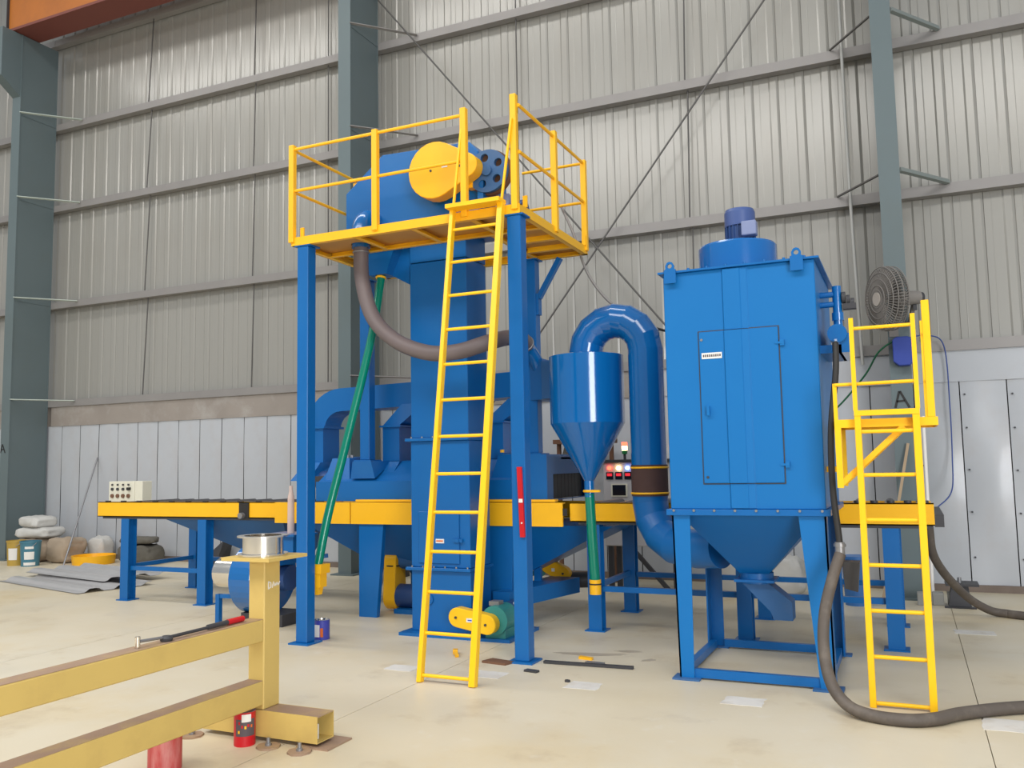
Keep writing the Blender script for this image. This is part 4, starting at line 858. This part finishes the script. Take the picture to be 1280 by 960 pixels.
# ================================================================== FOREGROUND OCHRE FRAME
fr = thing('fabricated_frame', (-3.61, 4.2, 0), 'ochre welded steel frame of box beams in the foreground', 'steel frame')
MB().box(-3.675, -3.555, 4.20, 4.345, 0.178, 1.052).build('post', OCHRE, fr, bevel=0.006)
MB().box(-3.80, -3.44, 4.10, 4.46, 1.052, 1.072).build('top_plate', OCHRE, fr)
for z0, z1, nm in ((0.573, 0.705, 'upper_rail'), (0.205, 0.348, 'lower_rail')):
    rl = MB().box(-3.672, -3.558, 0.6, 4.199, z0, z1-0.003).build(nm, OCHRE, fr, bevel=0.006)
    MB().box(-3.668, -3.562, 0.6, 4.198, z1-0.003, z1).build('worn_top', OCHRE_T, rl)
hb_ = MB()
hb_.box(-4.02, -3.16, 4.19, 4.196, 0.028, 0.178).box(-4.02, -3.16, 4.344, 4.35, 0.028, 0.178).box(-4.02, -3.16, 4.196, 4.344, 0.028, 0.034)
ft = hb_.build('foot_beam', OCHRE, fr)
MB().box(-4.02, -3.16, 4.196, 4.344, 0.172, 0.178).build('worn_top', OCHRE_T, ft)
MB().box(-4.02, -4.014, 4.196, 4.344, 0.034, 0.172).build('end_plate', OCHRE, ft)
MB().box(-3.28, -3.20, 4.21, 4.26, 0.036, 0.12).build('paper_scrap', WHITE, ft)
for x, y in ((-4.03, 4.12), (-3.45, 4.12), (-3.22, 4.11)):
    lp = MB().cyl((x, y, 0.0), (x, y, 0.012), 0.07, n=8).build('levelling_plate', OCHRE_T, fr)
    MB().cyl((x, y, 0.012), (x, y, 0.055), 0.011, n=8).cyl((x, y, 0.012), (x, y, 0.026), 0.02, n=6).build('levelling_bolt', STEEL, lp)
MB().box(-3.30, -3.08, 4.18, 4.42, 0.0, 0.010).build('packing_plate', OCHRE_T, fr)
# white chalk writing on the post: D and a scrawl
mb = MB()
yy = 4.235; xx = -3.5535
for (a, b) in [((0, 0), (0, 0.045)), ((0, 0.045), (0.022, 0.035)), ((0.022, 0.035), (0.022, 0.012)), ((0.022, 0.012), (0, 0)), ((0.034, 0.004), (0.046, 0.040)), ((0.052, 0.012), (0.060, 0.030)), ((0.060, 0.030), (0.068, 0.012)), ((0.068, 0.012), (0.078, 0.032)), ((0.078, 0.032), (0.088, 0.014)), ((0.088, 0.014), (0.104, 0.034))]:
    mb.bar((xx, yy+a[0], 0.876+a[1]), (xx, yy+b[0], 0.876+b[1]), 0.006, 0.003, (1, 0, 0))
mb.build('chalk_writing', WHITE, fr)
rg = thing('flange_ring', (-3.635, 4.28, 1.072), 'polished steel flange collar standing on the ochre post', 'flange')
MB().lathe((-3.635, 4.28, 0), [(0.122, 1.085), (0.122, 1.185)], 40, False, False).lathe((-3.635, 4.28, 0), [(0.112, 1.085), (0.112, 1.185)], 40, False, False).build('collar', SHINY, rg)
MB().holed(circ(-3.635, 4.28, 0.155, 40), [circ(-3.635, 4.28, 0.112, 40)], 'z', 1.185, 1.193).build('upper_flange', SHINY, rg)
MB().holed(circ(-3.635, 4.28, 0.150, 40), [circ(-3.635, 4.28, 0.112, 40)], 'z', 1.073, 1.085).build('lower_flange', SHINY, rg)
wr = thing('torque_wrench', (-3.62, 3.4, 0.705), 'long socket wrench with a red grip lying on the upper ochre rail', 'wrench')
MB().cyl((-3.61, 3.31, 0.707), (-3.61, 3.31, 0.762), 0.014, n=12).build('socket', SHINY, wr)
MB().cyl((-3.61, 3.30, 0.738), (-3.61, 3.47, 0.728), 0.008, n=8).build('drive_bar', STEEL, wr)
MB().lathe((-3.61, 3.50, 0.707), [(0.03, 0.0), (0.034, 0.014), (0.022, 0.026)], 16).build('ratchet_head', DKGREY, wr)
MB().cyl((-3.61, 3.52, 0.722), (-3.612, 3.80, 0.722), 0.009, n=10).build('shaft', DKGREY, wr)
MB().cyl((-3.612, 3.80, 0.724), (-3.615, 3.99, 0.724), 0.015, n=12).build('barrel', DKGREY, wr)
MB().cyl((-3.615, 3.955, 0.724), (-3.62, 4.09, 0.724), 0.017, n=12).build('grip', RED, wr)
def can(name, x, y, r, h, m, label, cat, lid, lm, extra=None, group=None):
    t = thing(name, (x, y, 0), label, cat, group)
    MB().lathe((x, y, 0), [(r*0.985, 0.0), (r, 0.006), (r, h-0.008), (r*1.03, h-0.004), (r*1.03, h)], 28, True, False).build('can_body', m, t)
    MB().lathe((x, y, 0), [(r*1.03, h), (r*0.9, h), (r*0.88, h-0.008)], 28, False, True).build('lid', lm, t)
    if extra: extra(t)
    return t
def lab1(t):
    # dark band with coloured motifs wrapped round the tin
    mb = MB(); r = 0.0625; n = 14
    def wrap(a0, a1, z0, z1, m, nm, rr=r):
        N = 10; V = []
        for i in range(N+1):
            a = a0+(a1-a0)*i/N
            V += [(-3.62+rr*math.cos(a), 4.115+rr*math.sin(a), z0), (-3.62+rr*math.cos(a), 4.115+rr*math.sin(a), z1)]
        MB().add(V, [(2*i, 2*i+2, 2*i+3, 2*i+1) for i in range(N)], True).build(nm, m, t)
    wrap(R(-100), R(10), 0.060, 0.155, PRINT, 'label_band')
    wrap(R(-65), R(-15), 0.140, 0.183, WHITE, 'label_flash', r+0.0006)
    for k, (a, z, m) in enumerate([(-80, 0.085, YEL), (-62, 0.115, RED), (-45, 0.11, YEL), (-30, 0.12, RED), (-12, 0.115, PRINTO), (-78, 0.135, RED)]):
        wrap(R(a-5), R(a+5), z-0.008, z+0.008, m, 'label_motif', r+0.0006)
can('paint_can', -3.62, 4.115, 0.0615, 0.192, RED, 'red paint tin with a dark printed band by the ochre foot beam', 'paint can', None, PINKT, lab1)
can('paint_can', -3.74, 3.63, 0.088, 0.185, REDP, 'faded red tin with paint runs under the lower ochre rail', 'paint can', None, PINKT)
def lab2(t):
    MB().box(-5.125, -5.075, 6.757, 6.764, 0.03, 0.14).build('label_patch', WHITE, t); MB().box(-5.07, -5.045, 6.768, 6.778, 0.03, 0.11).build('label_patch', PRINTO, t)
can('paint_can', -5.10, 6.835, 0.072, 0.18, CANV, 'violet blue paint tin at the foot of the left platform post', 'paint can', None, SHINY, lab2)

# ---- red spirit level held on the right platform post
lv = thing('spirit_level', (-2.9, 6.55, 1.0), 'red spirit level fixed upright to the right platform post', 'spirit level')
lb = MB().bar((-2.893, 6.545, 1.005), (-2.912, 6.545, 1.575), 0.042, 0.022, (0, 1, 0)).build('level_body', RED, lv)
MB().box(-2.918, -2.884, 6.530, 6.535, 1.285, 1.315).build('vial_window', WHITE, lb)
for z in (1.12,): MB().cyl((-2.90-(z-1.28)*0.033, 6.528, z), (-2.90-(z-1.28)*0.033, 6.536, z), 0.007, n=10).build('vial', WHITE, lb)

# ================================================================== CLUTTER BY THE WALL
from mathutils import noise as mnoise
def bag(name, c, sx, sy, sz, m, label, group=None, seed=0, rot=0.0, crumple=1.0):
    nu, nv = 36, 18; V = []
    def se(w, e): return math.copysign(abs(w)**e, w)
    for j in range(nv+1):
        ph = -PI/2+PI*j/nv
        for i in range(nu):
            th = 2*PI*i/nu
            ux, uy, uz = se(math.cos(ph), 0.45)*se(math.cos(th), 0.45), se(math.cos(ph), 0.45)*se(math.sin(th), 0.45), se(math.sin(ph), 0.55)
            q = Vector((ux*sx, uy*sy, uz*sz))
            k = 1+crumple*(0.16*mnoise.noise(q*3.2+Vector((seed*7.1, 0, 0)))+0.09*mnoise.noise(q*9+Vector((0, seed*3.3, 0)))-0.06*abs(mnoise.noise(q*6+Vector((0, 0, seed*5.0)))))
            x, y = sx/2*ux*k, sy/2*uy*k
            z = sz/2+sz/2*uz*(k if uz > 0 else 1)
            z -= 0.10*sz*max(0, abs(ux)-0.5)*(1 if uz > 0 else 0)
            V.append((c[0]+x*math.cos(rot)-y*math.sin(rot), c[1]+x*math.sin(rot)+y*math.cos(rot), c[2]+max(z, 0)))
    F = [(j*nu+i, j*nu+(i+1) % nu, (j+1)*nu+(i+1) % nu, (j+1)*nu+i) for j in range(nv) for i in range(nu)]
    mb = MB(); mb.add(V, F, True)
    return solo(mb, name, m, label, 'sack', group, base=c)
def bucket(x, y, r, h, m, label, extra=None):
    t = thing('bucket', (x, y, 0), label, 'bucket', 'buckets by the corner column')
    MB().lathe((x, y, 0), [(r*0.86, 0), (r, h-0.03), (r*1.05, h-0.03), (r*1.05, h), (r*0.97, h), (r*0.86, 0.02)], 28, True, True).build('pail', m, t)
    MB().tube([(x+r*1.04*math.cos(R(a)), y-0.02-0.10*math.sin(R(a)), h-0.03-0.10*math.sin(R(a))) for a in range(0, 181, 15)], 0.005, 6).build('handle', STEEL, t)
    if extra:
        for (a0, a1, z0, z1, mm) in extra:
            N = 8; V = []
            for i in range(N+1):
                a = R(a0)+(R(a1)-R(a0))*i/N
                for z in (z0, z1):
                    rr = r*(0.86+0.14*z/(h-0.03))+0.002; V.append((x+rr*math.cos(a), y+rr*math.sin(a), z))
            MB().add(V, [(2*i, 2*i+2, 2*i+3, 2*i+1) for i in range(N)], True).build('label_patch', mm, t)
bucket(-14.30, 10.42, 0.15, 0.43, CANY, 'mustard pail next to the teal bucket by the corner column', [(-90, -30, 0.10, 0.30, WHITE)])
bucket(-13.93, 10.42, 0.165, 0.43, CANT, 'teal bucket with white labels by the corner column', [(-75, -15, 0.12, 0.25, WHITE), (-80, -5, 0.02, 0.07, WHITE), (-70, -20, 0.30, 0.34, WHITE)])
bag('cement_sack', (-14.60, 11.05, 0.0), 0.80, 0.6, 0.42, SACKB, 'lowest tan sack under the white sacks behind the two buckets', 'sacks piled at the corner column', 1)
bag('cement_sack', (-14.55, 11.05, 0.42), 0.78, 0.52, 0.20, SACK, 'middle white sack of the pile behind the two buckets', 'sacks piled at the corner column', 2, 0.1)
bag('cement_sack', (-14.60, 11.05, 0.61), 0.62, 0.48, 0.20, SACK, 'topmost crumpled white sack of the pile behind the two buckets', 'sacks piled at the corner column', 3, -0.1)
bag('tan_sack', (-13.80, 11.02, 0.0), 0.56, 0.5, 0.44, SACKB, 'tan sack slumped just behind the teal bucket', None, 4)
bag('pale_sack', (-13.50, 11.5, 0.0), 0.40, 0.32, 0.42, SACK, 'small pale sack behind the tan sack by the yellow ring', None, 9)
tr = thing('ring_tray', (-13.08, 11.0, 0), 'shallow round yellow ring lying against the wall', 'ring')
MB().lathe((-13.08, 11.0, 0), [(0.34, 0.0), (0.36, 0.15), (0.34, 0.15), (0.32, 0.02)], 32, True, True).build('rim', YEL, tr)
solo(MB().cyl((-13.15, 10.45, 0.0), (-13.88, 11.70, 1.86), 0.016, n=8), 'leaning_rod', STEEL, 'long thin steel rod leaning on the panels near the buckets', 'rod')
solo(MB().box(-12.95, -12.78, 11.50, 11.66, 0, 0.48), 'steel_offcut', RUST, 'short brown steel section standing behind the yellow ring', 'offcut', bevel=0.01)
bag('dark_sack', (-12.15, 11.2, 0.0), 0.75, 0.45, 0.34, DKSACK, 'dark dusty sack lying behind the far left conveyor leg', None, 5)
bag('dark_sack', (-12.15, 11.17, 0.35), 0.62, 0.4, 0.12, DKSACK, 'flat dark sack folded on top of the dusty sack', None, 6, 0.2)
solo(MB().hexa([(-11.0, 11.3, 0.0), (-10.6, 11.3, 0.0), (-10.6, 11.6, 0.0), (-11.0, 11.6, 0.0), (-10.85, 11.45, 0.15), (-10.55, 11.45, 0.42), (-10.5, 11.62, 0.42), (-10.9, 11.62, 0.15)]), 'crumpled_sheet', DKGREY, 'black crumpled sheet against the wall under the left conveyor', 'sheet')
# corrugated sheets on the floor
def corrugated(c, ang, L, Wd, z, label, name='roofing_sheet'):
    mb = MB(); n = 32; V = []
    for i in range(n+1):
        w = -Wd/2+Wd*i/n; h = 0.028*max(-0.6, min(1, 1.6*math.sin(w*2*PI/0.40)))+0.026
        for u in (-L/2, L/2): V.append((u, w, z+h))
    m = len(V); V2 = [(a, b, cc-0.004) for a, b, cc in V]
    mb.add(V, [(2*i, 2*i+1, 2*i+3, 2*i+2) for i in range(n)], True); mb.add(V2, [(2*i, 2*i+2, 2*i+3, 2*i+1) for i in range(n)], True)
    mb.v = [(c[0]+x*math.cos(ang)-y*math.sin(ang), c[1]+x*math.sin(ang)+y*math.cos(ang), zz) for x, y, zz in mb.v]
    return solo(mb, name, GALV, label, 'sheet', 'corrugated sheets on the floor', base=(c[0], c[1], z))
corrugated((-11.10, 9.00, 0), R(-14), 2.45, 1.05, 0.0, 'lower corrugated roofing sheet lying on the floor left of the conveyor')
corrugated((-11.35, 9.55, 0), R(-12), 2.3, 0.95, 0.062, 'upper corrugated roofing sheet lying askew on the other one')
solo(MB().box(-12.05, -11.6, 10.15, 10.3, 0, 0.05), 'timber_scrap', DKGREY, 'dark flat scrap just behind the corrugated sheets', 'scrap')
# behind the machine, right
bag('printed_sack', (-1.98, 10.75, 0.0), 0.50, 0.40, 0.52, SACK, 'white printed sack seen left of the dust hopper chute', None, 7)
bag('printed_sack', (-1.45, 10.85, 0.0), 0.55, 0.40, 0.46, SACK, 'white sack seen right of the dust hopper chute', None, 8)
t_ = solo(MB().lathe((-0.60, 10.35, 0), [(0.12, 0), (0.14, 0.50), (0.15, 0.50), (0.15, 0.53), (0.10, 0.53)], 20), 'plastic_drum', mat('light_blue_plastic', (0.05, 0.18, 0.48), 0.4), 'blue plastic drum behind the right ladder', 'drum')
for k in range(3):
    x = 0.0+k*0.15
    solo(MB().box(x, x+0.11, 10.50+0.05*k, 10.66+0.05*k, 0, 0.13), 'concrete_block', CONC, ['small grey block nearest the column foot', 'middle small grey block by the column foot', 'small grey block nearest the dark stand'][k], 'block', 'grey blocks by the column foot', bevel=0.006)
stl = thing('steel_pedestal', (0.42, 10.65, 0), 'dark steel pedestal standing on the floor by the right hose', 'pedestal')
MB().hexa([(0.30, 10.5, 0), (0.52, 10.5, 0), (0.52, 10.75, 0), (0.30, 10.75, 0), (0.34, 10.55, 0.22), (0.50, 10.55, 0.22), (0.50, 10.70, 0.22), (0.34, 10.70, 0.22)]).build('pedestal_body', DKGREY, stl)
MB().box(0.28, 0.60, 10.48, 10.78, 0.22, 0.245).build('top_plate', DKGREY, stl)
MB().cyl((0.42, 10.6, 0.245), (0.42, 10.6, 0.30), 0.02, n=8).build('stud', STEEL, stl)
MB().box(0.26, 0.56, 10.40, 10.5, 0.0, 0.012).build('foot_plate', DKGREY, stl)
bd = thing('welding_cabinet', (-6.9, 10.9, 0), 'small dark cabinet with a grey lead seen under the chamber', 'cabinet')
MB().hexa([(-7.15, 10.7, 0), (-6.72, 10.7, 0), (-6.72, 11.1, 0), (-7.15, 11.1, 0), (-7.0, 10.75, 0.62), (-6.72, 10.75, 0.62), (-6.72, 11.05, 0.62), (-7.0, 11.05, 0.62)]).build('cabinet_body', DKGREY, bd)
MB().tube(smooth_path([(-6.85, 10.7, 0.6), (-6.5, 10.2, 0.5), (-6.1, 9.4, 0.15), (-5.75, 8.7, 0.03)]), 0.016, 8).build('grey_lead', GIRT, bd)

# ---- scraps on the floor
solo(MB().bar((-2.76, 6.62, 0.012), (-2.03, 6.66, 0.012), 0.04, 0.02), 'angle_bar', DKGREY, 'dark steel bar lying between the platform post and dust collector', 'bar')
solo(MB().prism([(-3.24, 6.46), (-3.02, 6.43), (-2.99, 6.53), (-3.2, 6.58)], 'z', 0.0, 0.018), 'steel_scrap', RUST, 'flat brown scrap by the foot of the right platform post', 'scrap')
solo(MB().prism([(-2.80, 6.30), (-2.69, 6.28), (-2.68, 6.33), (-2.79, 6.35)], 'z', 0.0, 0.015), 'steel_scrap', DKGREY, 'small dark scrap in front of the right platform post', 'scrap')
solo(MB().prism([(-2.55, 6.85), (-2.43, 6.83), (-2.43, 6.87), (-2.55, 6.9)], 'z', 0.0, 0.02), 'wood_scrap', YEL, 'yellow offcut behind the steel bar', 'scrap')
solo(MB().prism([(-2.45, 6.72), (-2.30, 6.71), (-2.29, 6.75), (-2.44, 6.76)], 'z', 0.0, 0.014), 'steel_scrap', STEEL, 'grey sliver just behind the steel bar', 'scrap')
solo(MB().prism(blob(-2.37, 6.12, 0.02, 0.02, 7), 'z', 0.0, 0.015), 'nut', DKGREY, 'small dark nut left of a pale floor patch', 'nut')
solo(MB().bar((-3.62, 6.72, 0.02), (-3.57, 6.62, 0.03), 0.04, 0.035).bar((-3.57, 6.62, 0.03), (-3.52, 6.56, 0.012), 0.03, 0.02), 'yellow_clip', YEL, 'yellow clip on the floor behind the front ladder', 'clip')
solo(MB().prism(blob(-2.13, 3.62, 0.025, 0.012, 7), 'z', 0.0, 0.02), 'pebble', DKGREY, 'dark speck on the floor at the bottom edge of the view', 'pebble')
